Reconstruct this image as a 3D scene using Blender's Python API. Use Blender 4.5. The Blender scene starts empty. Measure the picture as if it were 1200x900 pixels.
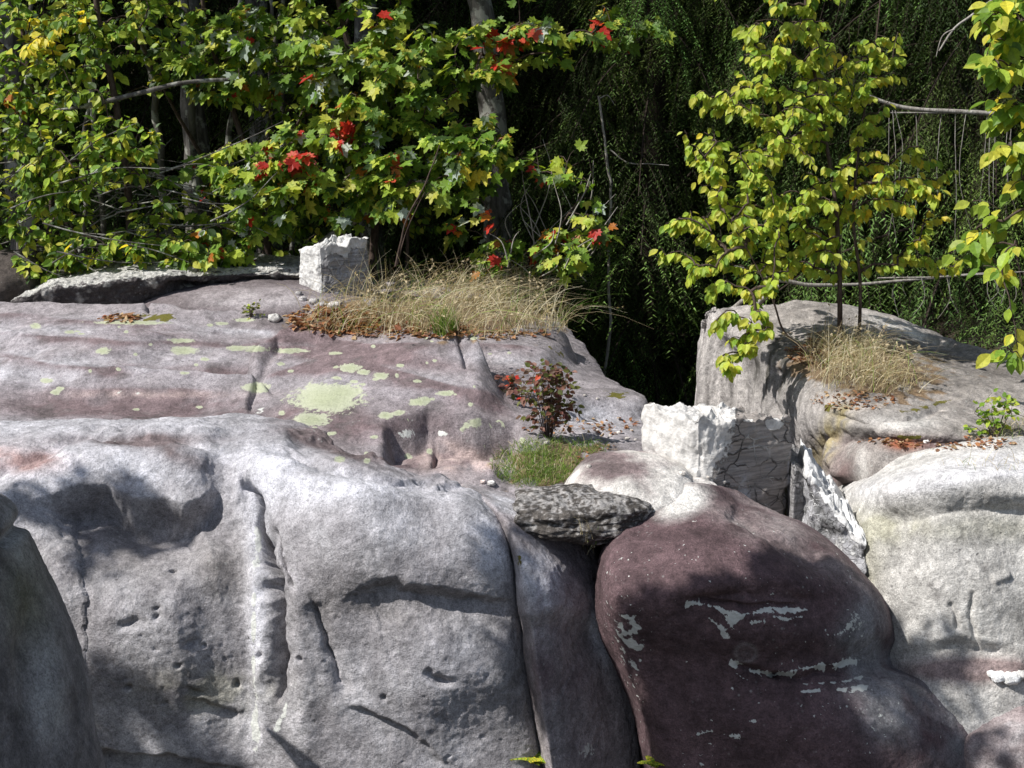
import bpy, math, random
import numpy as np
from mathutils import Vector, Matrix
from mathutils.bvhtree import BVHTree

random.seed(7); RNG = np.random.default_rng(11)
C = bpy.context.scene.collection
SC = bpy.context.scene

# ------------------------------------------------------------------ camera
EYE = np.array([0.0, 0.0, 3.0]); PITCH = math.radians(12.4); FPX = 1650.0
cam_d = bpy.data.cameras.new("camera"); cam = bpy.data.objects.new("camera", cam_d); C.objects.link(cam)
cam.location = EYE; cam.rotation_euler = (math.radians(90) - PITCH, 0, 0)
cam_d.sensor_width = 36; cam_d.lens = 36 * FPX / 1200; cam_d.clip_end = 500; cam_d.clip_start = 0.05
SC.camera = cam
# ------------------------------------------------------------------ light
SUN = np.array([-0.60, -0.26, 0.76]); SUN /= np.linalg.norm(SUN)
w = bpy.data.worlds.new("World"); SC.world = w; w.use_nodes = True
nt = w.node_tree; bg = nt.nodes["Background"]
sky = nt.nodes.new("ShaderNodeTexSky"); sky.sky_type = 'NISHITA'; sky.sun_disc = False
sky.sun_elevation = math.asin(SUN[2]); sky.sun_rotation = math.atan2(SUN[0], SUN[1])
hs = nt.nodes.new('ShaderNodeHueSaturation'); hs.inputs['Saturation'].default_value = 0.75; nt.links.new(sky.outputs[0], hs.inputs['Color']); nt.links.new(hs.outputs[0], bg.inputs[0]); bg.inputs[1].default_value = 0.09
sd = bpy.data.lights.new("sun", 'SUN'); sd.energy = 4.6; sd.angle = math.radians(0.55); sd.color = (1.0, 0.965, 0.92)
so = bpy.data.objects.new("sun", sd); C.objects.link(so)
so.rotation_euler = Vector(SUN).to_track_quat('Z', 'Y').to_euler()
SC.view_settings.view_transform = 'Standard'; SC.view_settings.look = 'None'
SC.view_settings.gamma = 1; SC.view_settings.exposure = 0.42
SC.render.engine = 'CYCLES'; SC.cycles.max_bounces = 6; SC.cycles.diffuse_bounces = 3
SC.cycles.transmission_bounces = 3; SC.cycles.glossy_bounces = 2; SC.cycles.caustics_reflective = False

# ------------------------------------------------------------------ camera <-> world
ct, st = math.cos(PITCH), math.sin(PITCH)
def ray(px, py):
    k = (450 - py) / FPX
    return np.array([(px - 600) / FPX, ct + st * k, -st + ct * k])
def F(px, py, Y):
    d = ray(px, py); return EYE + d * (Y / d[1])
def T(px, py, z):
    d = ray(px, py); return EYE + d * ((z - EYE[2]) / d[2])
def project(P):
    q = P - EYE
    f = q[..., 1] * ct - q[..., 2] * st; u = q[..., 1] * st + q[..., 2] * ct
    f = np.maximum(f, 0.3)
    return np.stack([600 + FPX * q[..., 0] / f, 450 - FPX * u / f], -1)

# ------------------------------------------------------------------ noise
def _h(ix, iy, iz, s):
    h = (ix * 374761393 + iy * 668265263 + iz * 2147483647 + s * 974634777) & 0xffffffff
    h = ((h ^ (h >> 13)) * 1274126177) & 0xffffffff
    return h ^ (h >> 16)
def pn(P, s=0):
    P = np.asarray(P, float); i = np.floor(P).astype(np.int64); f = P - i
    u = f * f * f * (f * (f * 6 - 15) + 10); out = 0
    for dx in (0, 1):
        for dy in (0, 1):
            for dz in (0, 1):
                h = _h(i[..., 0] + dx, i[..., 1] + dy, i[..., 2] + dz, s)
                gx = (h & 255) / 127.5 - 1; gy = ((h >> 8) & 255) / 127.5 - 1; gz = ((h >> 16) & 255) / 127.5 - 1
                v = gx * (f[..., 0] - dx) + gy * (f[..., 1] - dy) + gz * (f[..., 2] - dz)
                out = out + v * (u[..., 0] if dx else 1 - u[..., 0]) * (u[..., 1] if dy else 1 - u[..., 1]) * (u[..., 2] if dz else 1 - u[..., 2])
    return out
def fbm(P, o=4, s=0, g=0.5, l=2.07):
    a = 1; t = 0; P = np.asarray(P, float)
    for k in range(o):
        t = t + a * pn(P, s + k * 17); a *= g; P = P * l + 3.1
    return t
def sstep(a, b, x):
    t = np.clip((x - a) / (b - a), 0, 1); return t * t * (3 - 2 * t)

# ------------------------------------------------------------------ pixel-plane sculpt helpers
def seg(Q, pts):
    """distance, signed side (+ below a left-to-right line), t along"""
    pts = np.array(pts, float); best = np.full(Q.shape[:-1], 1e9); sg = np.zeros_like(best); tt = np.zeros_like(best)
    L = np.r_[0, np.cumsum(np.linalg.norm(np.diff(pts, axis=0), axis=1))]
    for k in range(len(pts) - 1):
        a, b = pts[k], pts[k + 1]; d = b - a; l2 = d @ d
        t = np.clip(((Q - a) @ d) / l2, 0, 1); r = Q - (a + t[..., None] * d)
        dist = np.hypot(r[..., 0], r[..., 1]); m = dist < best
        cr = d[0] * (Q[..., 1] - a[1]) - d[1] * (Q[..., 0] - a[0])
        best = np.where(m, dist, best); sg = np.where(m, np.sign(cr), sg); tt = np.where(m, (L[k] + t * (L[k + 1] - L[k])) / L[-1], tt)
    return best, sg, tt
def ends(t, e=0.15):
    return sstep(0, e, t) * sstep(0, e, 1 - t)
def groove(Q, pts, w, e=0.12):
    d, s, t = seg(Q, pts); return np.exp(-(d / w) ** 2) * ends(t + 0.02, e)
def recess(Q, pts, w1, w2, e=0.25):
    """1 just below the line fading downwards, 0 above"""
    d, s, t = seg(Q, pts); x = d * s
    return sstep(-w1, w1, x) * np.exp(-np.maximum(x, 0) / w2) * ends(t, e)
def blob(Q, cx, cy, rx, ry, ang=0):
    a = math.radians(ang); x = Q[..., 0] - cx; y = Q[..., 1] - cy
    u = (x * math.cos(a) + y * math.sin(a)) / rx; v = (-x * math.sin(a) + y * math.cos(a)) / ry
    return np.exp(-(u * u + v * v))
def disc(Q, cx, cy, rx, ry, ang=0):
    """1 at the centre, 0.5 on the outline: a threshold mask"""
    a = math.radians(ang); x = Q[..., 0] - cx; y = Q[..., 1] - cy
    u = (x * math.cos(a) + y * math.sin(a)) / rx; v = (-x * math.sin(a) + y * math.cos(a)) / ry
    return np.clip(1 - 0.5 * np.hypot(u, v), 0, 1)

# ------------------------------------------------------------------ mesh helpers
def mk_mesh(name, V, faces_list, col=None, msk=None, smooth=True):
    """faces_list: list of int arrays (n,k)"""
    me = bpy.data.meshes.new(name); V = np.asarray(V, np.float32).reshape(-1, 3)
    me.vertices.add(len(V)); me.vertices.foreach_set("co", V.ravel())
    fl = [np.asarray(f, np.int32) for f in faces_list if len(f)]
    nl = sum(f.size for f in fl); nf = sum(len(f) for f in fl)
    me.loops.add(nl); me.polygons.add(nf)
    me.loops.foreach_set("vertex_index", np.concatenate([f.ravel() for f in fl]))
    tot = np.concatenate([np.full(len(f), f.shape[1], np.int32) for f in fl])
    me.polygons.foreach_set("loop_start", np.r_[0, np.cumsum(tot)[:-1]].astype(np.int32))
    me.polygons.foreach_set("use_smooth", np.full(nf, smooth))
    me.update(calc_edges=True)
    for nm, a in (("col", col), ("msk", msk)):
        if a is not None:
            a = np.asarray(a, np.float32).reshape(len(V), -1)
            if a.shape[1] == 3: a = np.c_[a, np.ones(len(V))]
            at = me.color_attributes.new(nm, 'FLOAT_COLOR', 'POINT'); at.data.foreach_set("color", a.astype(np.float32).ravel())
    return me
def obj(name, me, mat=None, parent=None, loc=None):
    o = bpy.data.objects.new(name, me); C.objects.link(o)
    if mat: me.materials.append(mat)
    if parent: o.parent = parent
    if loc is not None: o.location = loc
    return o
def tag(o, label=None, cat=None, group=None, kind=None):
    if label: o["label"] = label
    if cat: o["category"] = cat
    if group: o["group"] = group
    if kind: o["kind"] = kind
    return o
def empty(name, loc, label, cat, group=None):
    o = bpy.data.objects.new(name, None); C.objects.link(o); o.location = loc; return tag(o, label, cat, group)
def gridfaces(nv, nu, off=0):
    i = np.arange(nv * nu).reshape(nv, nu) + off
    return np.stack([i[:-1, :-1], i[1:, :-1], i[1:, 1:], i[:-1, 1:]], -1).reshape(-1, 4)

# ------------------------------------------------------------------ materials
def nodes(mat):
    mat.use_nodes = True; n = mat.node_tree; n.nodes.clear(); return n
def N(n, t, **kw):
    x = n.nodes.new(t)
    for k, v in kw.items():
        if k in x.bl_rna.properties: setattr(x, k, v)
        else: x.inputs[k.replace('_', ' ')].default_value = v
    return x
def ramp(n, src, stops):
    r = n.nodes.new("ShaderNodeValToRGB"); e = r.color_ramp.elements
    e[0].position, e[0].color = stops[0][0], (*[stops[0][1]] * 3, 1) if not isinstance(stops[0][1], tuple) else (*stops[0][1], 1)
    e[1].position, e[1].color = stops[-1][0], (*[stops[-1][1]] * 3, 1) if not isinstance(stops[-1][1], tuple) else (*stops[-1][1], 1)
    for p, c in stops[1:-1]:
        q = e.new(p); q.color = (*[c] * 3, 1) if not isinstance(c, tuple) else (*c, 1)
    n.links.new(src, r.inputs[0]); return r.outputs[0]
def math_(n, op, a, b=None, clamp=False):
    m = n.nodes.new("ShaderNodeMath"); m.operation = op; m.use_clamp = clamp
    for i, v in enumerate((a, b)):
        if v is None: continue
        if isinstance(v, (int, float)): m.inputs[i].default_value = v
        else: n.links.new(v, m.inputs[i])
    return m.outputs[0]
def mix(n, fac, a, b, mode='MIX'):
    m = n.nodes.new("ShaderNodeMix"); m.data_type = 'RGBA'; m.blend_type = mode
    for s, v in ((0, fac), (6, a), (7, b)):
        if isinstance(v, (int, float)): m.inputs[s].default_value = v if s == 0 else (v, v, v, 1)
        elif isinstance(v, tuple): m.inputs[s].default_value = (*v, 1)
        else: n.links.new(v, m.inputs[s])
    return m.outputs[2]
def noise(n, co, sc, det=5, rough=0.55, dist=0):
    x = N(n, "ShaderNodeTexNoise", Scale=sc, Detail=det, Roughness=rough, Distortion=dist); n.links.new(co, x.inputs["Vector"]); return x.outputs[0]
def voro(n, co, sc, feat='F1', rnd=1.0):
    x = N(n, "ShaderNodeTexVoronoi", Scale=sc, Randomness=rnd); x.feature = feat; n.links.new(co, x.inputs["Vector"]); return x

def rock_material(name, grain=1.0, pit=1.0, rough=0.85, bump=1.0, coarse=0.0):
    m = bpy.data.materials.new(name); n = nodes(m)
    out = N(n, "ShaderNodeOutputMaterial"); b = N(n, "ShaderNodeBsdfPrincipled", Roughness=rough)
    b.inputs["Specular IOR Level"].default_value = 0.25
    co = N(n, "ShaderNodeNewGeometry").outputs["Position"]
    col = N(n, "ShaderNodeVertexColor", layer_name="col").outputs[0]
    msk = N(n, "ShaderNodeVertexColor", layer_name="msk"); sp = N(n, "ShaderNodeSeparateColor"); n.links.new(msk.outputs[0], sp.inputs[0])
    big = noise(n, co, 9, 7, 0.62); fine = noise(n, co, 62, 6, 0.75); spk = noise(n, co, 190, 4, 0.7); mid = noise(n, co, 24, 6, 0.7, 0.3)
    v1 = ramp(n, big, [(0.30, 0.72), (0.5, 1.0), (0.68, 1.22)])
    v2 = ramp(n, fine, [(0.30, 0.66 if grain > 0 else 1), (0.5, 1.0), (0.70, 1.28)])
    v3 = ramp(n, spk, [(0.32, 0.55), (0.48, 1.0), (0.68, 1.40)]); v4 = ramp(n, mid, [(0.32, 0.70), (0.5, 1.0), (0.68, 1.25)])
    c = mix(n, 1.0, col, v1, 'MULTIPLY'); c = mix(n, grain, c, v2, 'MULTIPLY'); c = mix(n, grain * 0.9, c, v3, 'MULTIPLY'); c = mix(n, 0.9, c, v4, 'MULTIPLY')
    # crustose lichen freckles, dark and pale
    vf = voro(n, co, 42); fr = ramp(n, vf.outputs["Distance"], [(0.10, 1.0), (0.24, 0.0)])
    wh = ramp(n, noise(n, co, 6, 3, 0.5), [(0.52, 0.0), (0.64, 1.0)])
    c = mix(n, math_(n, 'MULTIPLY', math_(n, 'MULTIPLY', fr, wh), 0.30 * pit), c, (0.58, 0.60, 0.57))
    vd = voro(n, co, 27); dk = ramp(n, vd.outputs["Distance"], [(0.05, 1.0), (0.17, 0.0)])
    wd = ramp(n, noise(n, co, 4.5, 3, 0.5), [(0.5, 0.0), (0.62, 1.0)])
    c = mix(n, math_(n, 'MULTIPLY', math_(n, 'MULTIPLY', dk, wd), 0.5 * pit), c, (0.05, 0.045, 0.045))
    edge = math_(n, 'ADD', math_(n, 'MULTIPLY', math_(n, 'SUBTRACT', noise(n, co, 60, 5, 0.7), 0.5), 0.9), math_(n, 'MULTIPLY', math_(n, 'SUBTRACT', noise(n, co, 17, 3, 0.6), 0.5), 0.7))
    def thr(ch, lo=0.47, hi=0.53):
        return ramp(n, math_(n, 'ADD', ch, edge), [(lo, 0.0), (hi, 1.0)])
    lic = thr(sp.outputs[0]); wht = thr(sp.outputs[1]); mos = thr(sp.outputs[2])
    lcol = mix(n, noise(n, co, 90, 4, 0.7), (0.30, 0.33, 0.23), (0.60, 0.62, 0.46))
    lcol = mix(n, ramp(n, sp.outputs[0], [(0.55, 0.0), (0.85, 0.55)]), lcol, (0.33, 0.37, 0.22)); c = mix(n, math_(n, 'MULTIPLY', lic, 0.9), c, lcol)
    c = mix(n, math_(n, 'MULTIPLY', wht, 0.95), c, mix(n, noise(n, co, 50, 4, 0.7), (0.50, 0.52, 0.49), (0.84, 0.85, 0.80)))
    c = mix(n, mos, c, mix(n, noise(n, co, 120, 4, 0.7), (0.05, 0.06, 0.015), (0.20, 0.17, 0.03)))
    n.links.new(c, b.inputs["Base Color"])
    h = math_(n, 'ADD', math_(n, 'MULTIPLY', mid, 0.35), math_(n, 'MULTIPLY', fine, 0.42))
    h = math_(n, 'ADD', h, math_(n, 'MULTIPLY', spk, 0.16))
    h = math_(n, 'SUBTRACT', h, math_(n, 'MULTIPLY', math_(n, 'MULTIPLY', dk, wd), 0.10 * pit))
    h = math_(n, 'ADD', h, math_(n, 'MULTIPLY', math_(n, 'ADD', lic, wht), 0.05))
    h = math_(n, 'ADD', h, math_(n, 'MULTIPLY', mos, 0.12))
    if coarse:
        vc = voro(n, co, 30, 'F1'); h = math_(n, 'ADD', h, math_(n, 'MULTIPLY', vc.outputs["Distance"], -coarse))
    bp = N(n, "ShaderNodeBump", Strength=0.9, Distance=0.019 * bump); n.links.new(h, bp.inputs["Height"]); n.links.new(bp.outputs[0], b.inputs["Normal"])
    n.links.new(b.outputs[0], out.inputs[0]); return m

def leaf_material(name, trans=0.45, rough=0.5, spec=0.35):
    m = bpy.data.materials.new(name); n = nodes(m); out = N(n, "ShaderNodeOutputMaterial")
    col = N(n, "ShaderNodeVertexColor", layer_name="col").outputs[0]
    b = N(n, "ShaderNodeBsdfPrincipled", Roughness=rough); b.inputs["Specular IOR Level"].default_value = spec
    co = N(n, "ShaderNodeNewGeometry").outputs["Position"]
    c = mix(n, 1.0, col, ramp(n, noise(n, co, 90, 3, 0.6), [(0.3, 0.8), (0.7, 1.18)]), 'MULTIPLY')
    t = N(n, "ShaderNodeBsdfTranslucent"); n.links.new(c, b.inputs["Base Color"])
    n.links.new(mix(n, 1.0, c, (1.25, 1.2, 0.7), 'MULTIPLY'), t.inputs[0])
    mx = N(n, "ShaderNodeMixShader"); mx.inputs[0].default_value = trans
    n.links.new(b.outputs[0], mx.inputs[1]); n.links.new(t.outputs[0], mx.inputs[2]); n.links.new(mx.outputs[0], out.inputs[0]); return m

def bark_material(name, c1, c2, sx=30, sz=6, spots=0.0):
    m = bpy.data.materials.new(name); n = nodes(m); out = N(n, "ShaderNodeOutputMaterial")
    b = N(n, "ShaderNodeBsdfPrincipled", Roughness=0.9); b.inputs["Specular IOR Level"].default_value = 0.15
    co = N(n, "ShaderNodeNewGeometry").outputs["Position"]; mp = N(n, "ShaderNodeMapping"); mp.inputs["Scale"].default_value = (sx, sx, sz)
    n.links.new(co, mp.inputs[0]); f = noise(n, mp.outputs[0], 1.0, 7, 0.68, 0.4)
    c = mix(n, ramp(n, f, [(0.35, 0.0), (0.65, 1.0)]), c1, c2)
    if spots:
        c = mix(n, math_(n, 'MULTIPLY', ramp(n, noise(n, co, 9, 5, 0.6), [(0.52, 0.0), (0.58, 1.0)]), spots), c, (0.42, 0.43, 0.38))
    n.links.new(c, b.inputs["Base Color"]); bp = N(n, "ShaderNodeBump", Strength=0.8, Distance=0.012); n.links.new(f, bp.inputs["Height"])
    n.links.new(bp.outputs[0], b.inputs["Normal"]); n.links.new(b.outputs[0], out.inputs[0]); return m

M_sand = rock_material("sandstone")
M_dark = rock_material("dark_sandstone", grain=1.0, pit=1.0, bump=1.35)
M_pit = rock_material("pitted_rock", grain=1.0, pit=1.3, bump=1.9, coarse=0.8)
M_leaf = leaf_material("broad_leaf"); M_needle = leaf_material("needle", 0.2, 0.6, 0.2)
M_dry = leaf_material("dry_blade", 0.3, 0.8, 0.1)
M_bark = bark_material("grey_bark", (0.05, 0.045, 0.04), (0.17, 0.16, 0.145), 30, 6, 0.6)
M_twig = bark_material("twig_bark", (0.045, 0.03, 0.024), (0.12, 0.09, 0.075), 60, 20)
M_hbark = bark_material('hemlock_bark', (0.018, 0.013, 0.01), (0.05, 0.038, 0.03), 40, 12)
M_dead = bark_material("weathered_wood", (0.16, 0.14, 0.12), (0.42, 0.40, 0.36), 60, 14)

# ------------------------------------------------------------------ rock patch
ROCKS = []   # (V, F) coarse for ray tests
def cr(A, n, axis):
    A = np.moveaxis(np.asarray(A, float), axis, 0); k = len(A)
    t = np.linspace(0, k - 1 - 1e-9, n); i = t.astype(int); f = (t - i).reshape(-1, *([1] * (A.ndim - 1)))
    g = lambda j: A[np.clip(j, 0, k - 1)]
    p0, p1, p2, p3 = g(i - 1), g(i), g(i + 1), g(i + 2)
    r = 0.5 * (2 * p1 + (p2 - p0) * f + (2 * p0 - 5 * p1 + 4 * p2 - p3) * f * f + (3 * p1 - p0 - 3 * p2 + p3) * f ** 3)
    return np.moveaxis(r, 0, axis)
def normals(P):
    du = np.gradient(P, axis=1); dv = np.gradient(P, axis=0); n = np.cross(dv, du)
    l = np.linalg.norm(n, axis=-1, keepdims=True); return n / np.maximum(l, 1e-9)
PURPLE = np.array([0.155, 0.118, 0.125]); PALE = np.array([0.495, 0.49, 0.525]); GREY = np.array([0.30, 0.285, 0.29])
def mixc(c, t, m):
    return c * (1 - m[..., None]) + np.asarray(t) * m[..., None]
def patch(name, ctrl, nv, nu, label, cat='rock', mat=None, sculpt=None, paint=None, lump=0.03, base=GREY, seed=0, rough=1.0, group=None, post=None):
    P = cr(cr(ctrl, nv, 0), nu, 1)
    Nn = normals(P)
    P = P + Nn * (lump * fbm(P * 1.7, 3, seed)[..., None])
    Q = project(P)
    if sculpt is not None:
        P = P + normals(P) * sculpt(Q, P)[..., None]
    P = P + normals(P) * (rough * (0.0055 * fbm(P * 8, 4, seed + 5, 0.5) + 0.0026 * fbm(P * 45, 3, seed + 9, 0.6)))[..., None]
    if post is not None: P = post(P)
    Q = project(P)
    col = np.broadcast_to(base, P.shape).copy(); msk = np.zeros(P.shape)
    tone = fbm(P * 3.1, 4, seed + 21)
    col = col * (1 + 0.35 * tone[..., None])
    if paint is not None: col, msk = paint(Q, P, col, msk)
    me = mk_mesh(name, P, [gridfaces(nv, nu)], np.clip(col, 0.01, 0.9).reshape(-1, 3), np.clip(msk, 0, 1).reshape(-1, 3))
    o = obj(name, me, mat or M_sand); tag(o, label, cat, group)
    Pc = P[::3, ::3]; ROCKS.append((Pc.reshape(-1, 3), gridfaces(*Pc.shape[:2]), name))
    return o
def G(*rows): return np.array([[np.asarray(p) for p in r] for r in rows])

# ================================================================== FRONT BOULDER (left + centre)
xs = [-170, -90, -10, 60, 140, 220, 275, 300, 350, 420, 490, 550, 592, 611, 617]
ytop = [520, 508, 503, 502, 500, 496, 490, 491, 502, 524, 550, 578, 614, 665, 720]   # back rim of the bulge
ylip = [600, 590, 578, 545, 528, 524, 533, 537, 548, 562, 574, 597, 636, 692, 740]
ztop = [1.72, 1.72, 1.72, 1.73, 1.73, 1.73, 1.72, 1.72, 1.72, 1.71, 1.66, 1.62, 1.60, 1.5, 1.35]
dx_ = [0.5, 0.25, 0.08, 0.0, 0.0, 0.02, 0.06, 0.05, -0.02, -0.04, -0.03, 0.0, 0.05, 0.16, 0.60]
rowsA = []
rowsA.append([T(x, y - 6, z) + np.array([0, 0.45, -0.35]) for x, y, z in zip(xs, ytop, ztop)])
rowsA.append([T(x, y - 2, z) + np.array([0, 0.18, -0.06]) for x, y, z in zip(xs, ytop, ztop)])
rowsA.append([T(x, y + 3, z) for x, y, z in zip(xs, ytop, ztop)])
lipY = []
for x, y, z, yt in zip(xs, ylip, ztop, ytop):
    lipY.append(T(x, y, z - 0.035)[1])
lipY = np.minimum(np.array(lipY), 4.75)
lipY = np.array([min(max(v, 4.42), 4.72) for v in lipY])
for k_ in range(3):   # towards the crack the top must stay behind the lip
    for c_ in range(len(xs)):
        lim = lipY[c_] + dx_[c_] + (.45, .28, .14)[k_]
        if rowsA[k_][c_][1] < lim:
            q_ = project(rowsA[k_][c_]); rowsA[k_][c_] = F(xs[c_], min(q_[1], ytop[c_] + 6), lim)
rowsA.append([F(x, y, v + d) for x, y, v, d in zip(xs, ylip, lipY, dx_)])
for yy, off in ((0.16, -0.10), (0.36, -0.17), (0.60, -0.22), (0.85, -0.25), (1.1, -0.28), (1.45, -0.26)):
    rowsA.append([F(x + (0 if x < 590 else (yy * 30)), y + (900 - y) * yy, 4.50 + (v - 4.50) * (1 - min(yy * 2.5, 1)) + off + d) for x, y, v, d in zip(xs, ylip, lipY, dx_)])
rowsA.append([r + np.array([0, -0.05, -0.8]) for r in rowsA[-1]])
def scA(Q, P):
    W = np.stack([fbm(P * 9, 3, 101), fbm(P * 9, 3, 102)], -1); Q = Q + 9 * W
    d = np.zeros(Q.shape[:-1])
    rim = [(-150, 560), (0, 552), (50, 530), (110, 512), (180, 508), (245, 522), (275, 536)]
    d -= 0.045 * groove(Q, rim, 9) + 0.05 * recess(Q, [(300, 528), (340, 526), (380, 540), (430, 548), (480, 556), (560, 575)], 5, 12, .15)
    d -= 0.05 * recess(Q, [(330, 505), (400, 512), (460, 530), (520, 555)], 6, 22, .15) - 0.02 * blob(Q, 200, 500, 150, 9)
    d += 0.014 * fbm(P * np.array([4, 12, 4]), 4, 140) * sstep(570, 520, Q[..., 1])
    d += 0.035 * blob(Q, 120, 540, 110, 26) + 0.05 * blob(Q, 315, 550, 45, 22) - 0.045 * blob(Q, 262, 550, 20, 34)
    d -= 0.17 * recess(Q, [(30, 598), (70, 580), (110, 576), (150, 590), (200, 596), (240, 590), (262, 560)], 10, 62, 0.22)
    d += 0.06 * recess(Q, [(100, 680), (170, 700), (240, 690)], 40, 120, .3)
    d += 0.03 * blob(Q, 252, 650, 26, 34)
    d -= 0.055 * recess(Q, [(395, 706), (425, 690), (460, 684), (510, 690), (560, 700), (620, 712)], 6, 40, 0.3)
    d -= 0.03 * blob(Q, 480, 715, 110, 28)
    d += 0.035 * blob(Q, 500, 620, 120, 55) + 0.035 * blob(Q, 540, 790, 70, 60) - 0.03 * blob(Q, 430, 765, 50, 50)
    fis = [(285, 560), (300, 590), (306, 625), (306, 650), (318, 680), (322, 730), (330, 765), (328, 800), (322, 832)]
    d -= 0.10 * groove(Q, fis, 2.6) + 0.035 * groove(Q, fis, 10)
    d -= 0.07 * groove(Q, [(312, 670), (321, 710), (326, 760), (325, 790)], 4)
    d -= 0.045 * groove(Q, [(316, 615), (328, 650), (337, 690)], 2.2)
    d -= 0.028 * groove(Q, [(362, 690), (375, 740), (388, 770), (396, 800), (402, 822)], 1.8, .4) + 0.02 * groove(Q, [(366, 705), (388, 770), (402, 822)], 9)
    d += 0.022 * groove(Q, [(290, 600), (300, 680), (306, 740), (312, 820), (316, 900)], 12)
    d += 0.018 * groove(Q, [(345, 690), (352, 760), (356, 830), (360, 900)], 14)
    d -= 0.03 * recess(Q, [(395, 822), (440, 836), (470, 850), (510, 880), (540, 905)], 4, 30)
    for gx_ in ((380, 2.0), (200, 2), (345, 2), (415, 1.6), (140, 1.8)): d -= 0.0 * groove(Q, [(gx_[0], 838), (gx_[0] - 2, 862), (gx_[0] - 3, 890)], gx_[1])
    d -= 0.04 * blob(Q, 516, 795, 13, 4, 8) + 0.02 * blob(Q, 502, 788, 4, 4)
    for x, y, rx, ry, a in ((157, 729, 15, 7, -10), (198, 664, 5, 4, 0), (184, 710, 3, 3, 0), (185, 718, 4, 3, 0), (224, 753, 7, 5, 0), (279, 804, 5, 4, 0), (303, 766, 4, 4, 0), (230, 812, 8, 4, 0), (240, 760, 3, 2, 0), (150, 800, 4, 3, 0), (210, 780, 3, 2, 0), (352, 770, 3, 3, 0), (450, 820, 3, 2, 0)):
        d -= 0.022 * blob(Q, x, y, rx, ry, a)
    d -= 0.025 * recess(Q, [(210, 815), (240, 822), (290, 835)], 5, 30)
    pit_ = np.clip(fbm(P * 26, 2, 88) - .46, 0, 1) * sstep(600, 680, Q[..., 1]); d -= 0.03 * pit_
    d -= 0.09 * recess(Q, [(110, 876), (160, 884), (200, 888), (240, 898), (290, 907)], 6, 60, 0.1)
    return d
def ptA(Q, P, c, m):
    y = Q[..., 1]; x = Q[..., 0]; n1 = fbm(P * 6, 4, 3); n2 = fbm(P * 2.2, 3, 8); n3 = fbm(P * 14, 3, 31)
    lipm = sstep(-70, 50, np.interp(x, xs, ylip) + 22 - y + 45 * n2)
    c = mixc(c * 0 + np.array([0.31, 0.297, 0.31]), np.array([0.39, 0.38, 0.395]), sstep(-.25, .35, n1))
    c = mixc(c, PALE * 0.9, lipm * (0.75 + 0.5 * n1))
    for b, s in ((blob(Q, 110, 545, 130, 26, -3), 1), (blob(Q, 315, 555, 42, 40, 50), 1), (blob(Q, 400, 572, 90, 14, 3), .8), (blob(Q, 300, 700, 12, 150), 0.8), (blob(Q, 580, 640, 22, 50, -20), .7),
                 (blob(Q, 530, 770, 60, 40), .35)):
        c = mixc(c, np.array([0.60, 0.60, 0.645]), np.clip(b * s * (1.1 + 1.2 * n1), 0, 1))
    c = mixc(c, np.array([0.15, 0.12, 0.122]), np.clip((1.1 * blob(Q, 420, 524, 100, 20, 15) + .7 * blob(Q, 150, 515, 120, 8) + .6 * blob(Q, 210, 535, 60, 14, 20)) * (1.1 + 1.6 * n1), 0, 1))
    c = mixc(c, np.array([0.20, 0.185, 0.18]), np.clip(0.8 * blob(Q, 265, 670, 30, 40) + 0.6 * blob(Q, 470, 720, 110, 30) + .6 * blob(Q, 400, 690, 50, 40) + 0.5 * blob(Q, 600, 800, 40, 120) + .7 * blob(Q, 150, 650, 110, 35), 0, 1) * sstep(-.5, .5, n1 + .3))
    c = mixc(c, np.array([0.36, 0.25, 0.24]), np.clip(blob(Q, 15, 540, 60, 14) * (1 + 2 * n1), 0, 1))
    c = mixc(c, np.array([0.30, 0.29, 0.16]), 0.35 * np.clip(blob(Q, 245, 810, 70, 22) * (1 + 2 * n3), 0, 1))
    c = c * (1 + 0.30 * n3)[..., None]
    st_ = blob(Q, 303, 640, 5, 60) + blob(Q, 297, 730, 3.5, 90) + blob(Q, 300, 850, 6, 40) + blob(Q, 330, 840, 6, 40, 20)
    m[..., 1] = np.clip(0.62 * st_ * (1 + 1.0 * n3), 0, 0.7)
    for x_, y_, rx, ry in ((398, 538, 6, 4), (415, 528, 4, 2.5), (430, 540, 4, 3)):
        m[..., 0] = np.maximum(m[..., 0], disc(Q, x_, y_, rx, ry))
    return c, m
rowsA = [list(r[:-1]) + [r[-2] + np.array([-.06, .16, -.10]), r[-2] + np.array([-.10, .5, -.25])] for r in rowsA]
rowsA = [[r[0] + np.array([-1.6, .9, -.3]), r[0] + np.array([-1.1, .15, 0])] + list(r) for r in rowsA]
frontA = patch('boulder', G(*rowsA), 560, 640, 'large pale grey weathered sandstone boulder with vertical fissures filling the foreground', 'boulder', sculpt=lambda Q, P: scA(Q, P) * sstep(610, 590, Q[..., 0]), paint=ptA, lump=0.03, seed=3)

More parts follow.
